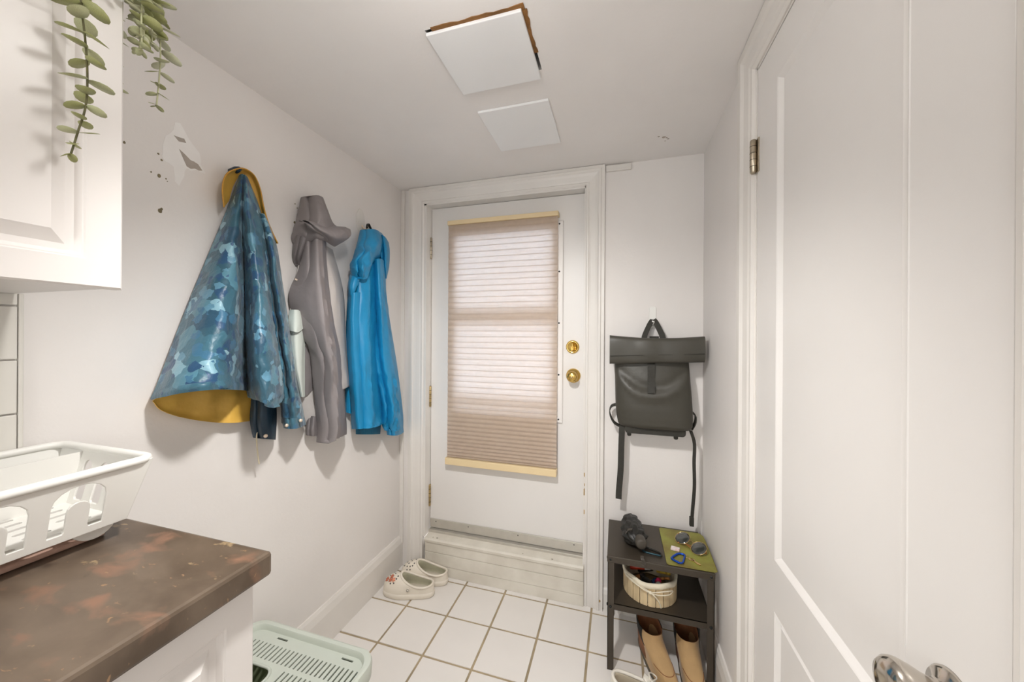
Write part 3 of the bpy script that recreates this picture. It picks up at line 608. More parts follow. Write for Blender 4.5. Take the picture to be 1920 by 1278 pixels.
# ------------------------------------------------------------------ trailing plant on the cabinet
m_leafs = [mat('leaf_olive', srgb(176, 178, 120), .5, var=.25, vscale=40), mat('leaf_sage', srgb(200, 202, 158), .5, var=.2, vscale=40), mat('leaf_pale', srgb(220, 220, 188), .55, var=.15, vscale=40)]
m_stem = mat('stem_brown', srgb(104, 100, 62), .6, var=.3, vscale=50)
m_stem2 = mat('stem_pale', srgb(205, 205, 165), .6, var=.1, vscale=50)
m_pot = mat('white_pot', srgb(225, 222, 215), .4, var=.03)
pl = thing('trailing_plant', 'trailing plant with small round grey green leaves hanging over the cabinet corner', 'plant', (-1.0, .27, 1.90))
mesh('pot', *lathev([(0, 0), (.045, 0), (.058, .10), (.062, .10), (.062, .115), (.054, .115), (.050, .09), (0, .09)], (-1.0, .27, 1.9005), (0, 0, 1)), m_pot, pl)
lv = []; lf = []
NL = 12
for zz, k in ((.0008, 1), (-.0008, 1)):
    lv.append((.5, 0, zz-.03))
    for j in range(NL):
        a = 2*PI*j/NL; lv.append((.5+.5*math.cos(a), .36*math.sin(a), zz+.05*abs(math.sin(a))**2))
for j in range(NL):
    b = (j+1) % NL
    lf.append((0, 1+j, 1+b)); lf.append((NL+1, NL+2+b, NL+2+j)); lf.append((1+j, NL+2+j, NL+2+b, 1+b))
leaf_src = {}
def leaf(parent, pos, dirn, size, roll, mi):
    if mi not in leaf_src:
        me = bpy.data.meshes.new('leaf'); me.from_pydata(lv, [], lf); me.update(); me.materials.append(m_leafs[mi])
        for p in me.polygons: p.use_smooth = True
        leaf_src[mi] = me
    o = bpy.data.objects.new('leaf', leaf_src[mi]); COL.objects.link(o); o.parent = parent
    d = Vector(dirn).normalized(); up = Vector((0, 0, 1)); s = up.cross(d).normalized(); n = d.cross(s)
    R = Matrix((d, s, n)).transposed() @ Matrix.Rotation(roll, 3, 'X')
    o.matrix_parent_inverse = Matrix.Identity(4)
    M4 = R.to_4x4(); M4.translation = Vector(pos)-WL[parent.name]
    o.matrix_basis = M4 @ Matrix.Scale(size, 4)
def strand(pts, smat, step, size, mats, z_from, seed):
    rnd = random.Random(seed); P = smooth_path(pts, 8)
    st = mesh('stem', *tubev(P, .0014, 6), smat, pl)
    acc = 0; ang = rnd.random()*PI
    for i in range(1, len(P)):
        acc += (P[i]-P[i-1]).length
        if acc >= step and P[i].z < z_from:
            acc = 0; ang += PI/2+rnd.uniform(-.35, .35); t = (len(P)-i)/len(P)
            sz = size*(.55+.5*min(1, t*3))*rnd.uniform(.85, 1.15)
            for k in range(2):
                a = ang+k*PI+rnd.uniform(-.2, .2); d = Vector((math.cos(a), math.sin(a), rnd.uniform(-.55, .15)))
                q = P[i]+Vector((0, 0, rnd.uniform(-.003, .003)))
                if q.y+d.y*sz < .425 and q.x+d.x*sz < XF+.004: d.x = abs(d.x)
                leaf(st, q, d, sz, rnd.uniform(-.5, .5), rnd.choice(mats))
    for k in range(2):
        leaf(st, P[-1], (math.cos(ang+k*2), math.sin(ang+k*2), -.9), size*.5, 0, mats[0])
O0 = (-1.0, .27, 2.01)
strand([O0, (-.92, .30, 2.02), (-.83, .325, 1.97), (-.795, .333, 1.88), (-.793, .337, 1.80), (-.792, .343, 1.715), (-.793, .343, 1.65), (-.795, .335, 1.60), (-.797, .329, 1.565)], m_stem, .0195, .029, [0, 0, 1], 1.96, 3)
strand([O0, (-.95, .34, 2.03), (-.87, .41, 1.99), (-.835, .43, 1.92), (-.83, .428, 1.87), (-.832, .43, 1.81)], m_stem2, .017, .030, [1, 0, 1, 2], 1.97, 5)
strand([O0, (-.96, .37, 2.03), (-.90, .46, 1.99), (-.88, .478, 1.92), (-.88, .484, 1.86), (-.88, .482, 1.80), (-.88, .478, 1.745)], m_stem2, .0175, .030, [1, 2, 0], 1.97, 8)
strand([O0, (-.97, .36, 2.03), (-.91, .435, 1.99), (-.875, .447, 1.93), (-.87, .449, 1.88), (-.87, .446, 1.83)], m_stem2, .016, .030, [1, 2, 1, 0], 1.97, 12)
strand([O0, (-.93, .33, 2.02), (-.86, .375, 1.98), (-.815, .39, 1.92), (-.805, .392, 1.87)], m_stem2, .016, .031, [1, 0, 1], 1.97, 17)
strand([O0, (-.94, .32, 2.03), (-.85, .365, 1.99), (-.81, .372, 1.93), (-.805, .372, 1.88)], m_stem2, .015, .031, [1, 2, 0], 1.97, 31)
strand([O0, (-.95, .35, 2.03), (-.87, .42, 1.985), (-.845, .437, 1.93), (-.845, .438, 1.885), (-.846, .44, 1.845)], m_stem2, .014, .031, [2, 1, 1, 0], 1.97, 33)
strand([O0, (-.96, .36, 2.03), (-.90, .45, 1.985), (-.875, .462, 1.94), (-.872, .465, 1.90), (-.872, .466, 1.86)], m_stem2, .014, .031, [2, 1, 0], 1.97, 37)
strand([O0, (-.99, .37, 2.03), (-.965, .43, 1.98), (-.955, .445, 1.90), (-.955, .447, 1.80), (-.955, .446, 1.70)], m_stem2, .020, .027, [2, 1], 1.95, 21)

# ------------------------------------------------------------------ jackets on the left wall
def camo():
    m = bpy.data.materials.new('blue_camo_nylon'); m.use_nodes = True; nt = m.node_tree; N = nt.nodes; L = nt.links; p = N['Principled BSDF']
    tc = N.new('ShaderNodeTexCoord'); dn = N.new('ShaderNodeTexNoise'); dn.inputs['Scale'].default_value = 44; dn.inputs['Detail'].default_value = 2
    L.new(tc.outputs['Object'], dn.inputs['Vector'])
    va = N.new('ShaderNodeVectorMath'); va.operation = 'MULTIPLY_ADD'; va.inputs[1].default_value = (.020, .020, .020); L.new(dn.outputs['Color'], va.inputs[0]); L.new(tc.outputs['Object'], va.inputs[2])
    def vor(scale, stops):
        v = N.new('ShaderNodeTexVoronoi'); v.inputs['Scale'].default_value = scale; L.new(va.outputs[0], v.inputs['Vector'])
        sp = N.new('ShaderNodeSeparateColor'); L.new(v.outputs['Color'], sp.inputs[0])
        r = N.new('ShaderNodeValToRGB'); r.color_ramp.interpolation = 'CONSTANT'
        e = r.color_ramp.elements; e[0].position = 0; e[0].color = stops[0][1]; e[1].position = stops[1][0]; e[1].color = stops[1][1]
        for q, c in stops[2:]:
            x = e.new(q); x.color = c
        L.new(sp.outputs[0], r.inputs[0]); return r.outputs[0], sp.outputs[1]
    c1, _ = vor(19, [(0, srgb(46, 88, 106)), (.26, srgb(60, 106, 124)), (.48, srgb(38, 78, 102)), (.64, srgb(80, 128, 146)), (.80, srgb(52, 96, 114)), (.93, srgb(128, 170, 186))])
    c2, f2 = vor(46, [(0, srgb(34, 76, 112)), (.35, srgb(58, 108, 138)), (.7, srgb(90, 138, 162)), (.93, srgb(150, 188, 202))])
    g = N.new('ShaderNodeMath'); g.operation = 'GREATER_THAN'; g.inputs[1].default_value = .72; L.new(f2, g.inputs[0])
    mx = N.new('ShaderNodeMix'); mx.data_type = 'RGBA'; L.new(g.outputs[0], mx.inputs[0]); L.new(c1, mx.inputs[6]); L.new(c2, mx.inputs[7])
    L.new(mx.outputs[2], p.inputs['Base Color']); p.inputs['Roughness'].default_value = .42; p.inputs['Sheen Weight'].default_value = .15
    nb = N.new('ShaderNodeTexNoise'); nb.inputs['Scale'].default_value = 22; nb.inputs['Detail'].default_value = 4; L.new(tc.outputs['Object'], nb.inputs[0])
    b = N.new('ShaderNodeBump'); b.inputs['Strength'].default_value = .35; b.inputs['Distance'].default_value = .02; L.new(nb.outputs[0], b.inputs['Height']); L.new(b.outputs[0], p.inputs['Normal'])
    return m
m_camo = camo()
m_navy = mat('dark_navy_nylon', srgb(30, 58, 78), .5, var=.3, vscale=18, bump=.3, bscale=30)
m_yellow = mat('mustard_lining', srgb(232, 184, 84), .5, var=.12, vscale=9, bump=.25, bscale=24)
m_ypip = mat('mustard_piping', srgb(205, 150, 55), .5, var=.1)
m_grey = mat('grey_shell', srgb(136, 129, 129), .55, var=.06, vscale=6, bump=.2, bscale=26)
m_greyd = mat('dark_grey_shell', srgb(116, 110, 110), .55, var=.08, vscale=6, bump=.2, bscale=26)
m_greyl = mat('light_grey_shell', srgb(196, 190, 186), .55, var=.05, vscale=6, bump=.15, bscale=26)
m_mint = mat('pale_mint_panel', srgb(214, 221, 213), .6, var=.04, vscale=8, bump=.12, bscale=40)
m_blue = mat('bright_blue_shell', srgb(26, 142, 194), .42, var=.10, vscale=7, bump=.35, bscale=20)
m_blued = mat('teal_rib', srgb(28, 112, 146), .7, var=.15, vscale=60, stretch=(1, 6, .3))
m_snap = mat('cream_snap', srgb(235, 215, 195), .3, .4)
m_cordm = mat('cream_cord', srgb(226, 214, 186), .8)

def cloth(name, key, m, parent, thick=.005, fold=.004, fy=38., fz=6., seed=0., nu=7, nv=7, solid=False, hem=0., wr=.0, label=None):
    G = sheet([[Vector(p) for p in r] for r in T[key]], nu, nv)
    nvv = len(G); nuu = len(G[0]); out = []; back = []
    for i, r in enumerate(G):
        v = i/(nvv-1); ro = []; rb = []
        for j, p in enumerate(r):
            u = j/(nuu-1); env = min(1, 4*u, 4*(1-u))*min(1, .2+v*3)
            sk = p.z+.5*p.y; rg = (1-abs(nz(p.y*fy*.55+seed, sk*fz*.8, seed+2))*2.2)
            rg2 = (1-abs(nz(p.y*20+seed, (p.z-.6*p.y)*30, seed+5))*2.4)
            d = p.x+env*(fold*nz(p.y*fy+seed, p.z*fz, seed)+fold*.7*max(rg, 0)**2+wr*.9*max(rg2, 0)**2*min(1, .25+v))
            if hem and v > 1-hem: d += .0035*math.sin(u*90)*env
            d = max(d, .006)
            ro.append(Vector((XL+d, p.y, p.z)))
            bd = .004 if solid else max(d-thick*(.35+.65*min(1, 5*u, 5*(1-u))), .0035)
            rb.append(Vector((XL+bd, p.y, p.z)))
        out.append(ro); back.append(rb)
    V, F = shellv(out, back)
    o = mesh(name, V, F, m, parent, smooth=True, angle=1.0)
    if label: o['label'] = label
    return o
def wpt(p): return Vector((XL+p[0], p[1], p[2]))
def button(p, parent, r=.006, m=None, nm='snap_button'):
    mesh(nm, *lathev([(0, -.006), (r, -.004), (r, .001), (r*.7, .003), (0, .0035)], wpt(p), (1, -.3, 0), 14), m or m_snap, parent)

cc = thing('camo_jacket', 'blue camouflage hooded jacket with mustard yellow lining hanging on the left wall', 'jacket', (XL, .82, .94), group='jackets on the left wall')
cloth('front_panel', 'camo_left', m_camo, cc, .006, .008, 30, 4, 1.3, wr=.015, hem=.06)
cloth('front_panel', 'camo_right', m_camo, cc, .006, .008, 34, 4, 4.1, wr=.013, hem=.06)
cloth('hem_band', 'camo_hem', m_camo, cc, .004, .004, 60, 4, 6.6, wr=.006)
sl = cloth('sleeve', 'camo_sleeve', m_camo, cc, .03, .005, 40, 10, 7.7, wr=.010)
cloth('cuff', 'camo_cuff', m_camo, sl, .02, .002, 50, 10, 2.2)
cloth('sleeve', 'camo_cuff2', m_navy, cc, .03, .004, 40, 10, 9.2, label='dark navy sleeve end below the hem')
cloth('lining', 'camo_lining', m_yellow, cc, .006, .008, 22, 5, 3.1, label='mustard yellow inner lining', wr=.006)
hd = cloth('hood', 'camo_hood', m_yellow, cc, .004, .001, 30, 10, 1.1, label='mustard lined hood edge')
mesh('hood_piping', *tubev(smooth_path([wpt(p) for p in T['camo_hood_edge']], 6), .0022, 6), m_ypip, hd)
mesh('hanging_loop', *lathev([(0, 0), (.009, .001), (.010, .03), (.007, .045), (0, .048)], (XL+.004, .822, 1.803), (1, -.15, 0), 14), m_navy, cc)
mesh('drawcord', *tubev(smooth_path([wpt(p) for p in T['camo_cord']], 6), .0022, 6), m_cordm, cc)
for p in T['camo_snaps']: button(p, cc)

gj = thing('grey_jacket', 'grey hooded shell jacket with pale mint panel hanging between two blue jackets', 'jacket', (XL, 1.15, .86), group='jackets on the left wall')
cloth('body', 'grey_body', m_greyl, gj, .006, .009, 46, 3, 2.0)
pn = cloth('mint_panel', 'grey_patch', m_mint, gj, .004, .002, 30, 3, 3.0)
cloth('pocket_flap', 'grey_flap', m_mint, pn, .003, .001, 30, 3, 3.3)
cloth('shade_gap', 'grey_shade_gap', m_greyd, gj, .004, .003, 40, 4, 4.6)  # dark cloth stands in for the deep shade between mint panel and sleeve
gs = cloth('sleeve', 'grey_sleeve', m_grey, gj, .04, .013, 62, 2.2, 5.5)
cloth('sleeve_end', 'grey_cuff', m_greyd, gj, .02, .003, 40, 6, 6.1)
gh = cloth('hood', 'grey_hood', m_grey, gj, .05, .010, 30, 16, 6.6, wr=.008)
cloth('hood_tail', 'grey_hood_tail', m_greyd, gh, .02, .003, 30, 8, 7.1)
cloth('hood_brim', 'grey_brim', m_grey, gh, .02, .006, 34, 16, 7.9, wr=.006)
a, b = [wpt(p) for p in T['grey_tag']]
mesh('reflective_tab', *ribbonv([a, b], .006, .002, (0, 0, 1)), m_snap, gj, smooth=False)

bj = thing('blue_jacket', 'bright plain blue hooded rain jacket hanging nearest the back door', 'jacket', (XL, 1.5, .75), group='jackets on the left wall')
cloth('back_panel', 'blue_back', m_blue, bj, .006, .003, 30, 4, 1.0)
cloth('body', 'blue_body', m_blue, bj, .02, .014, 40, 3.5, 2.4, wr=.010, hem=.04)
cloth('placket', 'blue_placket', m_blue, bj, .004, .003, 30, 8, 4.4, wr=.005)
bs = cloth('sleeve', 'blue_sleeve', m_blue, bj, .04, .012, 44, 3, 5.4, wr=.008)
cloth('cuff', 'blue_cuff', m_blue, bs, .02, .004, 160, 3, 6.4)
cloth('sleeve_end', 'blue_cuff2', m_blued, bj, .03, .002, 220, 2, 7.4, label='ribbed teal cuff below the hem')
bh = cloth('hood', 'blue_hood', m_blue, bj, .03, .012, 30, 12, 8.4, wr=.008)
cloth('hood_side', 'blue_hood_tail', m_blue, bh, .02, .003, 30, 6, 9.4)
cloth('collar', 'blue_collar', m_blue, bj, .006, .002, 30, 6, 9.9)
mesh('hanging_loop', *ribbonv(smooth_path([(XL+.03, 1.425, 1.80), (XL+.024, 1.436, 1.822), (XL+.022, 1.446, 1.826), (XL+.03, 1.455, 1.80)], 5), .012, .002, (1, 0, 0)), m_screw, bj, smooth=False)

m_clear = glass_thin(); m_clear.name = 'clear_plastic'
ch = thing('adhesive_hook', 'clear oval adhesive hook holding the bright blue jacket', 'hook', (XL, 1.413, 1.78), group='adhesive wall hooks')
V, F = platev([(1.413+.026*math.cos(2*PI*i/28), 1.834+.054*math.sin(2*PI*i/28)) for i in range(28)], [], .004, .0015, to=lambda x, y, z: (XL+.0025+z, x, y))
mesh('plate', V, F, mat('frosted_plastic', srgb(232, 228, 222), .25, var=.02), ch, smooth=False)
mesh('prong', *tubev(smooth_path([(XL+.004, 1.42, 1.815), (XL+.012, 1.425, 1.80), (XL+.024, 1.43, 1.795), (XL+.03, 1.432, 1.81)], 5), .004, 8), m_snap, ch)

# ------------------------------------------------------------------ backpack on the back wall
m_bag = mat('dark_olive_rubber', srgb(68, 65, 57), .45, var=.08, vscale=5, bump=.05, bscale=60)
m_web = mat('black_webbing', srgb(52, 50, 44), .7, var=.15, vscale=80)
m_white = mat('white_hook_plastic', srgb(240, 238, 233), .35)
wh = thing('adhesive_hook', 'white adhesive hook holding the dark rolltop backpack', 'hook', (.155, YB, 1.33), group='adhesive wall hooks')
V, F = platev(rrect(.142, 1.335, .170, 1.432, .008), [], .005, .0015, to=lambda x, y, z: (x, YB-.003-z, y))
mesh('plate', V, F, m_white, wh, smooth=False)
mesh('prong', *tubev(smooth_path([(.156, YB-.005, 1.375), (.156, YB-.012, 1.355), (.156, YB-.026, 1.35), (.156, YB-.034, 1.366)], 5), .006, 10), m_white, wh)
bp = thing('backpack', 'dark olive rolltop backpack hanging by its handle above the shoe rack', 'backpack', (.155, YB-.07, .87))
def bag_sec(z, xl, xr, yf, yb, n=40, e=3.2):
    cx = (xl+xr)/2; hw = (xr-xl)/2; cy = (yf+yb)/2; hd_ = (yb-yf)/2; s = []
    for j in range(n):
        a = 2*PI*j/n; c = math.cos(a); q = math.sin(a)
        x = cx+hw*math.copysign(abs(c)**(2/e), c); y = cy+hd_*math.copysign(abs(q)**(2/e), q)
        if q < 0:
            t = (x-cx)/hw; zc = 1.035+.10*t*t
            y += .010*math.exp(-((z-zc-.035)/.022)**2)*(1-abs(t)**4)-.012*math.exp(-((z-zc)/.022)**2)*(1-abs(t)**4)
            y += .006*nz(x*9, z*9, 3)
        s.append((x, y, z))
    return s
secs = []
for z, xl, xr, yf in [(.893, .030, .292, 1.66), (.897, .014, .304, 1.640), (.91, .006, .311, 1.632), (.94, .000, .312, 1.628), (.98, -.004, .311, 1.626), (1.02, -.006, .308, 1.627), (1.06, -.007, .305, 1.63), (1.10, -.008, .302, 1.636), (1.14, -.009, .300, 1.645), (1.18, -.010, .298, 1.652), (1.21, -.008, .297, 1.656)]:
    secs.append((z, xl, xr, yf))
ss = []
for i in range(len(secs)-1):
    for k in range(4):
        t = k/4; ss.append([a*(1-t)+b*t for a, b in zip(secs[i], secs[i+1])])
ss.append(secs[-1])
mesh('body', *loftv([bag_sec(z, xl, xr, yf, YB-.018) for z, xl, xr, yf in ss]), m_bag, bp, angle=.9)
# rolled top
def roll_sec(x, n=26):
    t = (x+.035)/.38; z0 = 1.172+.016*t; z1 = 1.300-.004*t-.010*math.sin(PI*t); s = []
    for j in range(n):
        a = 2*PI*j/n; c, q = math.cos(a), math.sin(a)
        z = (z0+z1)/2+(z1-z0)/2*math.copysign(abs(q)**.55, q)
        y = 1.654+(.036+.004*math.sin(9*x))*math.copysign(abs(c)**.38, c)
        if c < 0: y += .006*nz(x*14, z*20, 8)-.006*math.exp(-((z-(z0+.038))/.004)**2)*-1
        s.append((x, y, z))
    return s
mesh('roll_top', *loftv([roll_sec(-.031+.378*i/36) for i in range(37)]), m_bag, bp, angle=.9)
mesh('front_strap', *ribbonv(smooth_path([(.142, 1.655, 1.185), (.142, 1.636, 1.165), (.142, 1.634, 1.10), (.142, 1.622, 1.052)], 4), .030, .003, (1, 0, 0)), m_web, bp, smooth=False)
hl = [ribbonv(smooth_path([(.155-q*.042, 1.688, 1.272), (.155-q*.034, 1.70, 1.305), (.156-q*.014, YB-.034, 1.352), (.156-q*.002, YB-.026, 1.371)], 5), .024, .003, (1, -.25, q*.42)) for q in (1, -1)]
mesh('handle', *join(hl), m_web, bp, smooth=False)
mesh('handle_bar', *boxv((.138, 1.672, 1.286), (.176, 1.700, 1.296)), m_web, bp, smooth=False, bevel=.002)
mesh('hem_seam', *tubev([(-.027+.37*i/10, 1.6165-.0012*math.sin(PI*i/10), 1.2085+.0155*i/10) for i in range(11)], .0012, 6), m_web, bp)
mesh('shoulder_strap', *ribbonv(smooth_path([(.006, 1.70, .985), (-.022, 1.70, .975), (-.030, 1.695, .945), (-.012, 1.69, .905), (.022, 1.69, .886)], 6), .028, .004, (0, 1, .2)), m_web, bp, smooth=False)
mesh('shoulder_strap', *ribbonv(smooth_path([(.310, 1.70, .97), (.326, 1.70, .955), (.324, 1.695, .925), (.308, 1.69, .895)], 6), .028, .004, (0, 1, .2)), m_web, bp, smooth=False)
mesh('strap_tail', *ribbonv(smooth_path([(.024, 1.672, .895), (.021, 1.672, .80), (.019, 1.674, .70), (.012, 1.676, .60), (.011, 1.676, .563)], 5), .026, .003, (1, -.15, 0)), m_web, bp, smooth=False)
mesh('strap_tail', *ribbonv(smooth_path([(.303, 1.672, .895), (.318, 1.672, .84), (.317, 1.672, .76), (.319, 1.672, .66), (.313, 1.674, .56), (.309, 1.676, .49)], 5), .014, .003, (.75, -.7, 0)), m_web, bp, smooth=False)
mesh('strap_keeper', *boxv((.301, 1.668, .488), (.318, 1.682, .528)), m_web, bp, smooth=False, bevel=.002)
V, F = loftv([[(x, 1.655, z) for x, z in rrect(.036, .868, .282, .905, .014)], [(x, YB-.03, z) for x, z in rrect(.036, .868, .282, .905, .014)]])
mesh('base_pad', V, F, m_web, bp, smooth=False)
for x in (.055, .248):
    V, F = platev(rrect(x-.008, .848, x+.008, .880, .006), [], .006, .001, to=lambda a, b, c: (a, 1.69+c, b))
    mesh('buckle', V, F, m_web, bp, smooth=False)
# ------------------------------------------------------------------ shoe rack
m_rack = mat('dark_brown_steel', srgb(70, 62, 52), .42, .25, var=.10, vscale=6, spec=.5)
RXa, RXb, RYa, RYb, RT = -.030, .342, 1.436, 1.722, .443
rk = thing('shoe_rack', 'small dark metal two tier shoe rack in the corner under the backpack', 'shoe rack', ((RXa+RXb)/2, (RYa+RYb)/2, 0))
def legv(x, y, sx, sy):
    w, t = .024, .0025
    return join([boxv((min(x, x+sx*w), min(y, y+sy*t), 0), (max(x, x+sx*w), max(y, y+sy*t), RT-.001)),
                 boxv((min(x, x+sx*t), min(y, y+sy*w), 0), (max(x, x+sx*t), max(y, y+sy*w), RT-.001))])
for x, sx in ((RXa, 1), (RXb, -1)):
    for y, sy in ((RYa, 1), (RYb, -1)):
        mesh('leg', *legv(x, y, sx, sy), m_rack, rk, smooth=False)
def shelfv(z):
    lip = .024; t = .002; x0, x1, y0, y1 = RXa+.003, RXb-.003, RYa+.003, RYb-.003
    return join([boxv((x0, y0, z-t), (x1, y1, z)), boxv((x0, y0, z-lip), (x1, y0+t, z)), boxv((x0, y1-t, z-lip), (x1, y1, z)), boxv((x0, y0, z-lip), (x0+t, y1, z)), boxv((x1-t, y0, z-lip), (x1, y1, z))])
ST = .258
mesh('shelf', *shelfv(ST), m_rack, rk, smooth=False)
box('top_shelf', (RXa-.002, RYa-.002, RT-.026), (RXb+.002, RYb+.002, RT), m_rack, rk, bevel=.003)
for x in (RXa+.011, RXb-.011):
    for z in (RT-.014, ST-.012):
        mesh('bolt', *lathev([(0, 0), (.0055, 0), (.005, .002), (.003, .0032), (0, .0035)], (x, RYa-.0002, z), (0, -1, 0), 10), m_screw, rk)
for z in (RT-.014, ST-.012):
    for y in (RYa+.012,):
        mesh('bolt', *lathev([(0, 0), (.0055, 0), (.005, .002), (.003, .0032), (0, .0035)], (RXa-.0002, y, z), (-1, 0, 0), 10), m_screw, rk)

# ------------------------------------------------------------------ green leather mat and pocket things
m_green = mat('green_leather', srgb(142, 142, 62), .5, var=.2, vscale=9, col2=srgb(122, 108, 48), bump=.12, bscale=160)
mp_o = [(x, y) for x, y in [(.184, 1.447), (.19, 1.441), (.345, 1.441), (.353, 1.448), (.357, 1.60), (.356, 1.685), (.345, 1.704), (.19, 1.706), (.184, 1.70)]]
V, F = platev(mp_o, [], .003, .0008, to=lambda x, y, z: (x, y, RT+.0022+z))
gm = mesh('desk_mat', V, F, m_green, smooth=False); tag(gm, 'olive green leather tray mat with rounded corners on the shoe rack', 'mat')
ZM = RT+.0040
m_gold = mat('gold_wire', srgb(226, 196, 140), .2, 1.)
m_lens = mat('dark_lens', srgb(58, 60, 56), .06, var=.05, spec=.9, coat=.4)
m_amber = mat('amber_temple', srgb(190, 120, 50), .3, var=.2, vscale=40)
sg = thing('sunglasses', 'round dark sunglasses with thin gold frame lying on the green mat', 'sunglasses', (.288, 1.583, ZM))
def ringpts(c, a, b, r, n=26): return [c+a*(r*math.cos(2*PI*i/n))+b*(r*math.sin(2*PI*i/n)) for i in range(n)]
ax = (Vector((.314, 1.553, 0))-Vector((.262, 1.617, 0))).normalized(); nr = Vector((-.28, -.42, .86)).normalized()
nr = (nr-ax*nr.dot(ax)).normalized(); ay = nr.cross(ax)
c1 = Vector((.264, 1.614, ZM+.016)); c2 = Vector((.313, 1.553, ZM+.016))
for c in (c1, c2):
    f = mesh('rim', *tubev(ringpts(c, ax, ay, .0295), .0010, 6, closed=True), m_gold, sg)
    mesh('lens', *lathev([(0, .0015), (.020, .0008), (.029, -.0012), (.029, -.0022), (0, -.001)], c, nr, 26), m_lens, f)
mesh('bridge', *tubev(smooth_path([c1+ax*.027+ay*.004, (c1+c2)/2+ay*.009+nr*.003, c2-ax*.027+ay*.004], 5), .0013, 6), m_gold, sg)
mesh('temple', *tubev(smooth_path([c1-ax*.027+ay*.008, c1-ax*.020-nr*.010, (.285, 1.575, ZM+.003), (.318, 1.530, ZM+.0025)], 6), .0016, 6), m_amber, sg)
mesh('temple', *tubev(smooth_path([c2+ax*.027+ay*.006, c2+ax*.022-nr*.012, (.29, 1.585, ZM+.004), (.245, 1.600, ZM+.0025)], 6), .0016, 6), m_amber, sg)
m_bluemetal = mat('blue_anodised', srgb(36, 84, 190), .25, .6, var=.05)
m_blackmetal = mat('black_anodised', srgb(52, 50, 46), .35, .5)
m_tealm = mat('teal_gate', srgb(34, 66, 76), .35, .5)
def carabiner(name, label, c, rot, L_, W_, r, mm, gate_m, z):
    t = thing(name, label, 'carabiner', (c[0], c[1], z), rot, group='carabiner clips on the rack')
    o = [(-L_/2, -W_*.32), (-L_/2, W_*.28), (-L_*.36, W_*.5), (L_*.30, W_*.5), (L_/2, W_*.2), (L_/2, -W_*.02)]
    gate = [(L_/2, -W_*.02), (L_*.1, -W_*.28), (-L_*.32, -W_*.5), (-L_/2, -W_*.32)]
    mesh('body', *tubev([Vector((x, y, r+.0002)) for x, y in smooth_path2(o)], r, 8), mm, t, local=True)
    mesh('gate', *tubev([Vector((x, y, r+.0002)) for x, y in smooth_path2(gate)], r*.8, 8), gate_m, t, local=True)
    return t
def smooth_path2(p): return [(q.x, q.y) for q in smooth_path([(a, b, 0) for a, b in p], 5)]
carabiner('carabiner', 'blue carabiner clip with keys on the green mat', (.236, 1.484), .9, .062, .040, .0042, m_bluemetal, m_bluemetal, ZM)
carabiner('carabiner', 'black carabiner clip lying beside the folded umbrella', (.137, 1.498), -.45, .066, .034, .0045, m_blackmetal, m_tealm, RT+.0005)
m_pinkt = mat('pink_print', srgb(222, 190, 186), .4, var=.3, vscale=60, col2=srgb(236, 228, 226))
ft = box('key_tag', (.211, 1.533, ZM), (.243, 1.556, ZM+.008), m_pinkt, bevel=.002); ft.rotation_euler = (0, 0, -.25)
tag(ft, 'small pale pink printed key tag on the green mat', 'key tag')
ky_ = thing('key', 'small brass key lying next to the blue carabiner', 'key', (.277, 1.486, ZM))
V, F = platev([(.277+.011*math.cos(2*PI*i/16), 1.492+.009*math.sin(2*PI*i/16)) for i in range(16)], [[(.277+.003*math.cos(2*PI*i/8), 1.496+.003*math.sin(2*PI*i/8)) for i in range(8)]], .002, to=lambda x, y, z: (x, y, ZM+.0012+z))
mesh('bow', V, F, m_gold, ky_, smooth=False)
V, F = platev([(.279, 1.486), (.283, 1.49), (.304, 1.468), (.303, 1.464), (.300, 1.466), (.298, 1.463), (.295, 1.467), (.292, 1.466)], [], .002, to=lambda x, y, z: (x, y, ZM+.0012+z))
mesh('blade', V, F, m_gold, ky_, smooth=False)
mesh('key_ring', *tubev(ringpts(Vector((.262, 1.508, ZM+.0015)), Vector((1, 0, 0)), Vector((0, 1, 0)), .010), .0009, 6, closed=True), m_gold, ky_)

# ------------------------------------------------------------------ folded umbrella
m_umb = mat('black_umbrella_cloth', srgb(34, 33, 30), .45, var=.2, vscale=30, bump=.3, bscale=60)
m_umb2 = mat('umbrella_handle', srgb(72, 66, 58), .5, var=.05)
um = thing('folded_umbrella', 'crumpled black folding umbrella lying on the shoe rack', 'umbrella', (.07, 1.58, RT))
ua = Vector((.088, 1.475, RT+.034)); ub = Vector((.064, 1.690, RT+.047)); ud = (ub-ua).normalized()
us = ud.cross(Vector((0, 0, 1))).normalized(); uu = us.cross(ud)
secs = []
prf = [(.10, .020), (.16, .034), (.28, .046), (.42, .048), (.58, .043), (.72, .040), (.86, .033), (.96, .020), (1.0, .010)]
for i in range(len(prf)-1):
    for k in range(4):
        t = k/4; h = prf[i][0]*(1-t)+prf[i+1][0]*t; r = prf[i][1]*(1-t)+prf[i+1][1]*t; s = []
        for j in range(56):
            a = 2*PI*j/56; w = a+h*1.3
            rr = r*(.80+.24*abs(math.sin(4*w+1.2*nz(h*6, j*.1, 0)))-.10+.16*nz(math.cos(a)*2.2, math.sin(a)*2.2, h*9))
            q = ua+ud*((ub-ua).length*h)+us*(rr*math.cos(a)*(1.10)-.010*math.sin(h*3))+uu*rr*math.sin(a)*.82
            q.z = max(q.z, RT+.0008); s.append(q)
        secs.append(s)
mesh('canopy', *loftv(secs), m_umb, um, angle=1.2)
hc = ua+us*.006
mesh('handle', *lathev([(0, -.018), (.014, -.018), (.019, -.015), (.0205, -.010), (.0205, .020), (.016, .028), (0, .03)], hc+Vector((0, .012, .008)), ud, 24), m_umb2, um)
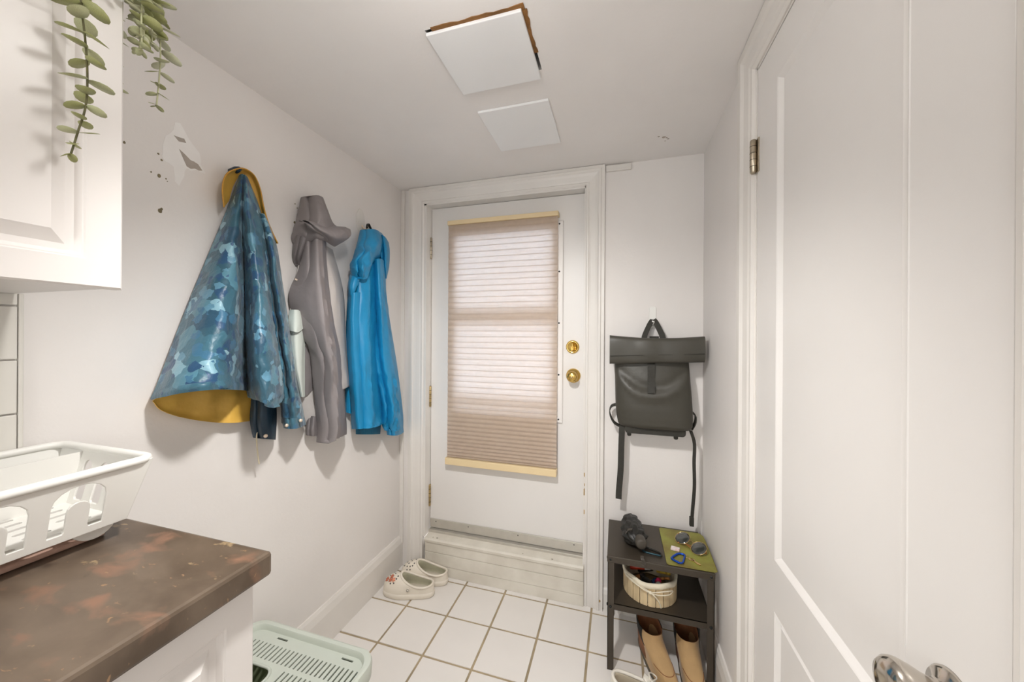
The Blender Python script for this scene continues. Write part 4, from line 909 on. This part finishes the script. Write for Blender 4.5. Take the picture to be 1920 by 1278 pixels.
mesh('wrist_strap', *ribbonv(smooth_path([hc-ud*.028-Vector((0, 0, .018)), hc-ud*.030+Vector((0, 0, -.028)), hc-ud*.036+Vector((.003, 0, -.0322)), hc-ud*.050+Vector((.004, -.002, -.0322)), hc-ud*.062+Vector((-.003, 0, -.0322))], 5), .012, .002, (1, 0, 0)), m_umb2, um, smooth=False)
mesh('closing_strap', *ribbonv(smooth_path([ua+ud*.05+us*-.02+uu*.036, ua+ud*.055+us*-.034+uu*.028, ua+ud*.06+us*-.045+uu*.008], 5), .012, .0015, tuple(ud)), m_umb2, um, smooth=False)

# ------------------------------------------------------------------ slatted basket and its contents
m_pine = mat('pine_slat', srgb(226, 202, 160), .55, var=.2, vscale=9, stretch=(6, 6, .7), bump=.08, bscale=40)
m_linen = mat('cream_liner', srgb(232, 222, 200), .85, var=.08, vscale=14, bump=.35, bscale=60)
bx, by, br, bh_ = .133, 1.562, .102, .088
bk = thing('slatted_basket', 'round pine slat basket with cream cloth liner and bow on the lower shelf', 'basket', (bx, by, ST))
mesh('base', *lathev([(0, 0), (br-.006, 0), (br-.006, .006), (0, .006)], (bx, by, ST+.0005), (0, 0, 1), 32), m_pine, bk)
ns = 22
for i in range(ns):
    a0 = 2*PI*(i+.055)/ns; a1 = 2*PI*(i+.945)/ns; V = []
    for z in (ST+.001, ST+bh_-.004):
        for r in (br, br-.005):
            for a in (a0, (a0+a1)/2, a1): V.append((bx+r*math.cos(a), by+r*math.sin(a), z+random.uniform(0, .0005)))
    F = [(0, 1, 7, 6), (1, 2, 8, 7), (4, 3, 9, 10), (5, 4, 10, 11), (2, 5, 11, 8), (3, 0, 6, 9), (6, 7, 10, 9), (7, 8, 11, 10), (1, 0, 3, 4), (2, 1, 4, 5)]
    mesh('slat', V, F, m_pine, bk, smooth=False)
secs = []
for r, z in ((br+.001, bh_-.018), (br+.003, bh_-.015), (br+.0035, bh_-.007), (br+.0015, bh_+.001), (br-.003, bh_+.003), (br-.008, bh_-.002), (br-.009, bh_-.05), (br-.012, .010)):
    secs.append([(bx+(r+.0016*math.sin(9*a)+.0012*nz(a*3, z*60, 2))*math.cos(a), by+(r+.0016*math.sin(9*a))*math.sin(a), ST+z+.0025*math.sin(5*a+1)*(1 if z > .03 else 0)) for a in [2*PI*j/72 for j in range(72)]])
mesh('liner', *loftv(secs, cap=False), m_linen, bk)
def bpt(a, z, o=.006): return Vector((bx+(br+o)*math.cos(a), by+(br+o)*math.sin(a), ST+z))
A0 = -PI/2-.05
mesh('ribbon', *ribbonv(smooth_path([bpt(A0-1.0, bh_-.010), bpt(A0-.6, bh_-.012), bpt(A0-.2, bh_-.022), bpt(A0, bh_-.026, .010)], 6), .009, .002, (0, 0, 1)), m_linen, bk, smooth=False)
mesh('bow_loop', *tubev(smooth_path([bpt(A0, bh_-.026, .010), bpt(A0+.25, bh_-.016, .016), bpt(A0+.6, bh_-.014, .016), bpt(A0+.78, bh_-.022, .012), bpt(A0+.6, bh_-.031, .012), bpt(A0+.25, bh_-.030, .012), bpt(A0, bh_-.026, .010)], 6), .0022, 6), m_linen, bk)
mesh('bow_tail', *tubev(smooth_path([bpt(A0, bh_-.026, .010), bpt(A0+.14, bh_-.036, .013), bpt(A0+.28, .030, .010), bpt(A0+.36, .006, .006)], 6), .0024, 6), m_linen, bk)
mesh('bow_tail', *tubev(smooth_path([bpt(A0, bh_-.026, .010), bpt(A0-.2, bh_-.020, .012), bpt(A0-.5, bh_-.012, .010), bpt(A0-.65, bh_-.014, .007)], 6), .0024, 6), m_linen, bk)
mesh('knot', *lathev([(0, -.006), (.005, -.004), (.006, 0), (.005, .004), (0, .006)], bpt(A0, bh_-.026, .010), (1, 0, .2), 10), m_linen, bk)
# what is in it
def tube_item(name, label, cat, a, b, r, m, cap_m=None, capr=None):
    a = Vector(a); b = Vector(b); d = b-a; L_ = d.length
    t = thing(name, label, cat, tuple(a))
    mesh('tube', *lathev([(0, 0), (r*.8, 0), (r, r*.25), (r, L_*.68), (r*.92, L_*.7), (0, L_*.7)], a, d, 14), m, t)
    mesh('cap', *lathev([(0, L_*.7), (capr or r*1.05, L_*.7), (capr or r*1.05, L_*.96), ((capr or r)*.8, L_), (0, L_)], a, d, 14), cap_m or m, t)
c_red = mat('red_plastic', srgb(206, 66, 40), .35, var=.1); c_wht = mat('white_cap', srgb(226, 222, 214), .4)
c_yel = mat('yellow_plastic', srgb(214, 180, 70), .4, var=.1); c_bl = mat('blue_plastic', srgb(34, 74, 124), .35, var=.2)
c_pk = mat('magenta_plastic', srgb(222, 46, 96), .35); c_blk = mat('black_plastic', srgb(38, 33, 28), .3, var=.2); c_or = mat('orange_wood', srgb(190, 126, 60), .5, var=.2)
c_gr = mat('green_plastic', srgb(40, 96, 70), .4, var=.15)
zb = ST+.010
tube_item('lighter', 'red lighter with white end lying in the slatted basket', 'lighter', (.058, 1.585, zb+.055), (.140, 1.590, zb+.064), .0095, c_red, c_wht)
tube_item('lip_balm', 'yellow tube at the back of the slatted basket', 'tube', (.165, 1.605, zb+.050), (.215, 1.585, zb+.060), .011, c_yel, c_yel)
tube_item('small_bottle', 'dark blue bottle with magenta cap in the slatted basket', 'bottle', (.140, 1.555, zb+.010), (.166, 1.520, zb+.062), .016, c_bl, c_pk, .010)
tube_item('hair_brush', 'brown wooden brush handle inside the slatted basket', 'brush', (.055, 1.53, zb+.035), (.115, 1.535, zb+.060), .010, c_or, c_blk)
tube_item('shoe_polish', 'black round tin standing in the slatted basket', 'tin', (.100, 1.515, zb+.004), (.120, 1.510, zb+.058), .021, c_blk, c_blk)
tube_item('glue_stick', 'white capped green tube at the front of the slatted basket', 'tube', (.175, 1.515, zb+.004), (.160, 1.498, zb+.062), .011, c_gr, c_wht)
tube_item('marker', 'thin orange marker in the slatted basket', 'pen', (.150, 1.575, zb+.03), (.205, 1.535, zb+.066), .005, c_or, c_or)
tube_item('small_bottle', 'black bottle lying at the back of the slatted basket', 'bottle', (.090, 1.625, zb+.030), (.150, 1.625, zb+.050), .017, c_blk, c_blk)

# ------------------------------------------------------------------ shoes
def foot_out(L_, wh_, wb_, n=56, k=1.0, bend=.0):
    o = []
    for i in range(n):
        a = 2*PI*i/n; x = L_/2-L_/2*math.cos(a); t = x/L_
        w = wh_+(wb_-wh_)*max(0, min(1, (t-.28)/.38))**1.3
        y = w*math.copysign(abs(math.sin(a))**.72, math.sin(a))*k+bend*(t-.4)**2
        o.append((x, y))
    return o
def rim_pts(xc, a, b, zh, zs, zf, n=56):
    r = []
    for i in range(n):
        t = 2*PI*i/n; f = (1-math.cos(t))/2
        z = zh*(1-f)**2+zs*2*f*(1-f)+zf*f*f
        r.append((xc-a*math.cos(t), b*math.copysign(abs(math.sin(t))**.85, math.sin(t)), z))
    return r
def upper(name, out, rim, prof, z0, m, parent, wall=.006, floor_z=.02, lin=None):
    n = len(out); secs = []
    for g, h in prof:
        secs.append([(o[0]*(1-g)+r[0]*g, o[1]*(1-g)+r[1]*g, z0+(r[2]-z0)*h) for o, r in zip(out, rim)])
    V, F = loftv(secs, cap=False); u = mesh(name, V, F, m, parent, local=True)
    cx = sum(r[0] for r in rim)/n; ins = []
    for f, zz in ((1.0, 1.0), (.93, .985), (.90, .8), (.89, .4)):
        ins.append([(cx+(r[0]-cx)*f, r[1]*f, floor_z+(r[2]-floor_z)*zz) for r in rim])
    ins.append([(cx+(r[0]-cx)*.88+.018*(1-math.cos(2*PI*i/n)), r[1]*.86, floor_z) for i, r in enumerate(rim)])
    V, F = loftv(ins, cap=False); F.append(tuple(4*n+j for j in range(n)))
    mesh('footbed', V, F, lin or m, parent, local=True)
    return u, secs
def solev(out, z0, z1, grow=.0):
    n = len(out); cx = sum(o[0] for o in out)/n
    def ring(s, z): return [(cx+(o[0]-cx)*s, o[1]*s, z) for o in out]
    return loftv([ring(.955+grow, z0), ring(1.0+grow, z0+.004), ring(1.012+grow, (z0+z1)/2), ring(1.0+grow, z1)])
# white clogs
m_clog = mat('ivory_foam', srgb(238, 229, 214), .5, var=.03, vscale=12, bump=.06, bscale=70)
m_clogin = mat('grey_green_footbed', srgb(178, 174, 150), .7, var=.1, vscale=20)
m_vent = mat('vent_dark', srgb(96, 92, 88), .8)
CPRO = [(1-math.cos(s*PI/2), math.sin(s*PI/2)**.9) for s in [i/9 for i in range(10)]]
charm_c = [mat('charm_coral', srgb(232, 150, 118), .4), mat('charm_rust', srgb(196, 112, 84), .4), mat('charm_peach', srgb(238, 172, 130), .4)]
def clog(label, heel, toe, charms):
    h = Vector(heel); d = Vector(toe)-h; L_ = .255
    t = thing('clog', label, 'clog', (h.x, h.y, 0), math.atan2(d.y, d.x), group='white foam clogs by the back door')
    out = foot_out(L_, .042, .054); rim = rim_pts(.086, .080, .041, .060, .046, .100)
    mesh('sole', *solev(out, .001, .028, .01), m_clog, t, local=True)
    PRO = [(0, 0)]+[(g, .16+.84*z) for g, z in CPRO]
    u, secs = upper('upper', out, rim, PRO, .020, m_clog, t, floor_z=.024, lin=m_clogin)
    mesh('rim', *tubev([Vector((x, y, z+.001)) for x, y, z in rim], .0055, 8, closed=True), m_clog, t, local=True)
    strap = [(.083-.079*math.cos(a), .045*math.sin(a), .050+.010*math.cos(a)) for a in [-.95+.19*k for k in range(11)]]
    for s in (1, -1):
        q = Vector((.115, s*.0475, .052)); nn = Vector((0, s, .35))
        rv = mesh('rivet', *lathev([(0, 0), (.0085, 0), (.0085, .003), (.006, .005), (0, .0055)], q, nn, 16), m_clog, t, local=True)
        mesh('rivet_ring', *tubev([q+nn.normalized()*.0054+a for a in ringpts(Vector(), nn.orthogonal().normalized(), nn.cross(nn.orthogonal()).normalized(), .0052, 14)], .0008, 5, closed=True), m_vent, rv, local=True)
    n = len(out)
    spots = [(8, 0), (6, -4), (8, -5), (7, 2), (5, -2), (6, 0), (7, -5), (5, -6), (9, 2), (9, -3), (7, -2), (6, -7)]
    for k, (si, dj) in enumerate(spots):
        j = n//2+dj; q = Vector(secs[si][j])
        e1 = Vector(secs[si][j+1])-Vector(secs[si][j-1]); e2 = Vector(secs[si+1][j])-Vector(secs[si-1][j])
        nn = e1.cross(e2).normalized()
        if nn.z < 0: nn = -nn
        if charms and k in (1, 4, 6, 10):
            r = .0115; pts = [(r*(.75+.3*math.cos(5*a))*math.cos(a), r*(.75+.3*math.cos(5*a))*math.sin(a)) for a in [2*PI*i/30 for i in range(30)]]
            s1 = nn.orthogonal().normalized(); s2 = nn.cross(s1)
            cv = loftv([[q+s1*a*f+s2*b*f+nn*hh for a, b in pts] for f, hh in ((.9, 0), (1, .002), (.8, .004), (.25, .005))])
            mesh('charm', *cv, charm_c[k % 3], t, local=True)
        else:
            mesh('vent_hole', *lathev([(0, -.002), (.0038, -.002), (.0036, .0006), (0, .0004)], q, nn, 10), m_vent, t, local=True)
    return t
clog('white foam clog with coral charms on its toe, nearer clog on the tiles', (-.868, 1.594, 0), (-1.10, 1.547, 0), True)
clog('plain white foam clog without charms, tucked behind its pair at the door step', (-.842, 1.690, 0), (-1.08, 1.664, 0), False)

# tan ankle boots
m_suede = mat('tan_suede', srgb(196, 160, 112), .8, var=.15, vscale=10, bump=.1, bscale=120, sheen=.2)
m_suede2 = mat('boot_lining', srgb(146, 94, 58), .7, var=.15, vscale=20)
m_gore = mat('black_elastic', srgb(40, 38, 34), .8, var=.2, vscale=120, stretch=(8, 8, .4))
m_bsole = mat('dark_rubber_sole', srgb(92, 84, 70), .7)
BPRO = [(0, 0), (-.01, .10), (.0, .20), (.10, .34), (.30, .44), (.55, .53), (.76, .61), (.90, .70), (.97, .80), (1.0, .92), (1.0, 1.0)]
def boot(label, heel, rot):
    t = thing('ankle_boot', label, 'boot', heel, rot, group='tan ankle boots under the rack')
    out = foot_out(.285, .033, .038); rim = rim_pts(.072, .066, .043, .160, .122, .132)
    mesh('sole', *solev(out, .001, .022, .02), m_bsole, t, local=True)
    u, secs = upper('upper', out, rim, BPRO, .020, m_suede, t, floor_z=.03, lin=m_suede2)
    n = len(out)
    for lo, hi in ((n//4-4, n//4+4), (3*n//4-4, 3*n//4+4)):
        G = []
        for si in range(5, len(secs)):
            row = []
            w = (si-5)/(len(secs)-6)
            for j in range(lo, hi+1):
                c = (lo+hi)/2; jj = c+(j-c)*(.35+.65*w)
                a = secs[si][int(jj) % n]; b_ = secs[si][(int(jj)+1) % n]; f = jj-int(jj)
                q = Vector(a)*(1-f)+Vector(b_)*f; q += Vector((0, math.copysign(.0018, q.y), 0)); row.append(q)
            G.append(row)
        mesh('elastic_gusset', *shellv(G, [[p-Vector((0, math.copysign(.003, p.y), 0)) for p in r] for r in G]), m_gore, t, local=True)
    mesh('pull_tab', *ribbonv(smooth_path([(.010, 0, .150), (.002, 0, .185), (.010, 0, .192), (.016, 0, .165)], 4), .018, .002, (0, 1, 0)), m_gore, t, smooth=False, local=True)
    mesh('toe_seam', *tubev([Vector(p)+Vector((0, 0, .0005)) for p in [secs[4][j] for j in range(n//2-9, n//2+10)]], .0012, 5), m_suede2, t, local=True)
    return t
boot('tan suede ankle boot splayed outward, left boot under the rack shelf', (.106, 1.618, 0), -PI/2+.36)
boot('tan suede ankle boot pointing straight ahead, beside the rack leg', (.266, 1.632, 0), -PI/2+.05)

# white sneaker in front of the rack
m_snk = mat('white_canvas', srgb(236, 230, 218), .6, var=.04, vscale=20, bump=.1, bscale=140)
m_snkin = mat('cream_insole', srgb(206, 194, 172), .8, var=.1)
m_eye = mat('gold_eyelet', srgb(176, 160, 100), .3, .8)
sn = thing('sneaker', 'white lace up sneaker standing on the tiles before the rack', 'sneaker', (-.016, 1.332, 0), -.27)
out = foot_out(.28, .037, .049); rim = rim_pts(.088, .078, .037, .088, .066, .098)
mesh('sole', *solev(out, .001, .030, .02), m_snk, sn, local=True)
u, secs = upper('upper', out, rim, [(0, 0)]+[(g, .12+.88*z) for g, z in CPRO], .026, m_snk, sn, floor_z=.032, lin=m_snkin)
mesh('collar', *tubev([Vector((x, y, z)) for x, y, z in rim], .006, 8, closed=True), m_snk, sn, local=True)
G = [[Vector((x, y*(1-.15*k), z)) for y in (-.024, -.012, 0, .012, .024)] for k, (x, z) in enumerate(((.205, .080), (.175, .099), (.150, .112), (.128, .124), (.115, .132)))]
mesh('tongue', *shellv([[p+Vector((0, 0, .004*(1-(p.y/.026)**2))) for p in r] for r in G], [[p-Vector((0, 0, .005)) for p in r] for r in G]), m_snk, sn, local=True)
for k in range(5):
    x = .135+.016*k; z = .110-.006*k+.004
    mesh('lace', *tubev(smooth_path([(x, -.032, z-.012), (x+.004, -.012, z+.004), (x+.008, .012, z+.004), (x+.012, .032, z-.012)], 4), .0022, 6), m_snk, sn, local=True)
    mesh('lace', *tubev(smooth_path([(x+.012, -.032, z-.014), (x+.008, -.012, z+.002), (x+.004, .012, z+.002), (x, .032, z-.010)], 4), .0022, 6), m_snk, sn, local=True)
    for s in (1, -1):
        mesh('eyelet', *lathev([(0, 0), (.0042, 0), (.0036, .0015), (0, .0012)], (x+.006, s*.034, z-.012), (0, s, .8), 10), m_eye, sn, local=True)
for s in (1, -1):
    mesh('bow_loop', *tubev(smooth_path([(.137, 0, .124), (.128, s*.02, .130), (.135, s*.046, .112), (.150, s*.040, .108), (.137, 0, .122)], 5), .0022, 6), m_snk, sn, local=True)

# ------------------------------------------------------------------ mint litter box
m_mintp = mat('mint_plastic', srgb(204, 210, 199), .4, var=.03, vscale=8)
m_dark = mat('darker_green_plastic', srgb(150, 160, 128), .6, var=.1)  # tub plastic, a darker green than the lid
LX0, LX1, LY0, LY1, LZ = -1.145, -.668, .50, .905, .355
lb = thing('litter_box', 'mint green top entry litter box with slotted lid beside the base cabinet', 'litter box', ((LX0+LX1)/2, (LY0+LY1)/2, 0))
def ringz(ins, z, r=.055): return [(x, y, z) for x, y in rrect(LX0+ins, LY0+ins, LX1-ins, LY1-ins, r-ins*.5, 8)]
V, F = loftv([ringz(.030, .001), ringz(.026, .006), ringz(.010, LZ-.035), ringz(.014, LZ-.033), ringz(.016, LZ-.04), ringz(.034, .012)], cap=False)
F.append(tuple(range(len(ringz(0, 0))-1, -1, -1))); nn_ = len(ringz(0, 0)); F.append(tuple(5*nn_+j for j in range(nn_)))
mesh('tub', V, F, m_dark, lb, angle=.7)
V, F = loftv([ringz(.004, LZ-.050), ringz(.002, LZ-.046), ringz(.0, LZ-.012), ringz(.003, LZ-.003), ringz(.009, LZ), ringz(.018, LZ-.0015), ringz(.021, LZ-.006), ringz(.022, LZ-.014), ringz(.023, LZ-.017), ringz(.0235, LZ-.022), ringz(.012, LZ-.022), ringz(.010, LZ-.050)], closed=True)
lid = mesh('lid_rim', V, F, m_mintp, lb, angle=.6)
slots = []
for i in range(27):
    cx = -.700-.0152*i
    slots.append([(cx-.0026, .800), (cx+.0026, .800), (cx+.0026, .846), (cx-.0026, .846)])
for i in range(14):
    cx = -.700-.0152*i
    for y0 in (.745, .690, .635, .580):
        slots.append([(cx-.0026, y0), (cx+.0026, y0), (cx+.0026, y0+.042), (cx-.0026, y0+.042)])
entry = rrect(-1.10, .54, -.927, .782, .03, 6)
for x in (-.755, -1.0): slots.append([(x-.020, .866), (x+.020, .866), (x+.020, .872), (x-.020, .872)])
V, F = platev([(x, y) for x, y, z in ringz(.0225, 0)], slots+[entry], .004, to=lambda x, y, z: (x, y, LZ-.019+z))
mesh('slotted_lid', V, F, m_mintp, lb, smooth=False)
mesh('entry_lip', *tubev([(x, y, LZ-.016) for x, y in entry], .004, 8, closed=True), m_mintp, lb)
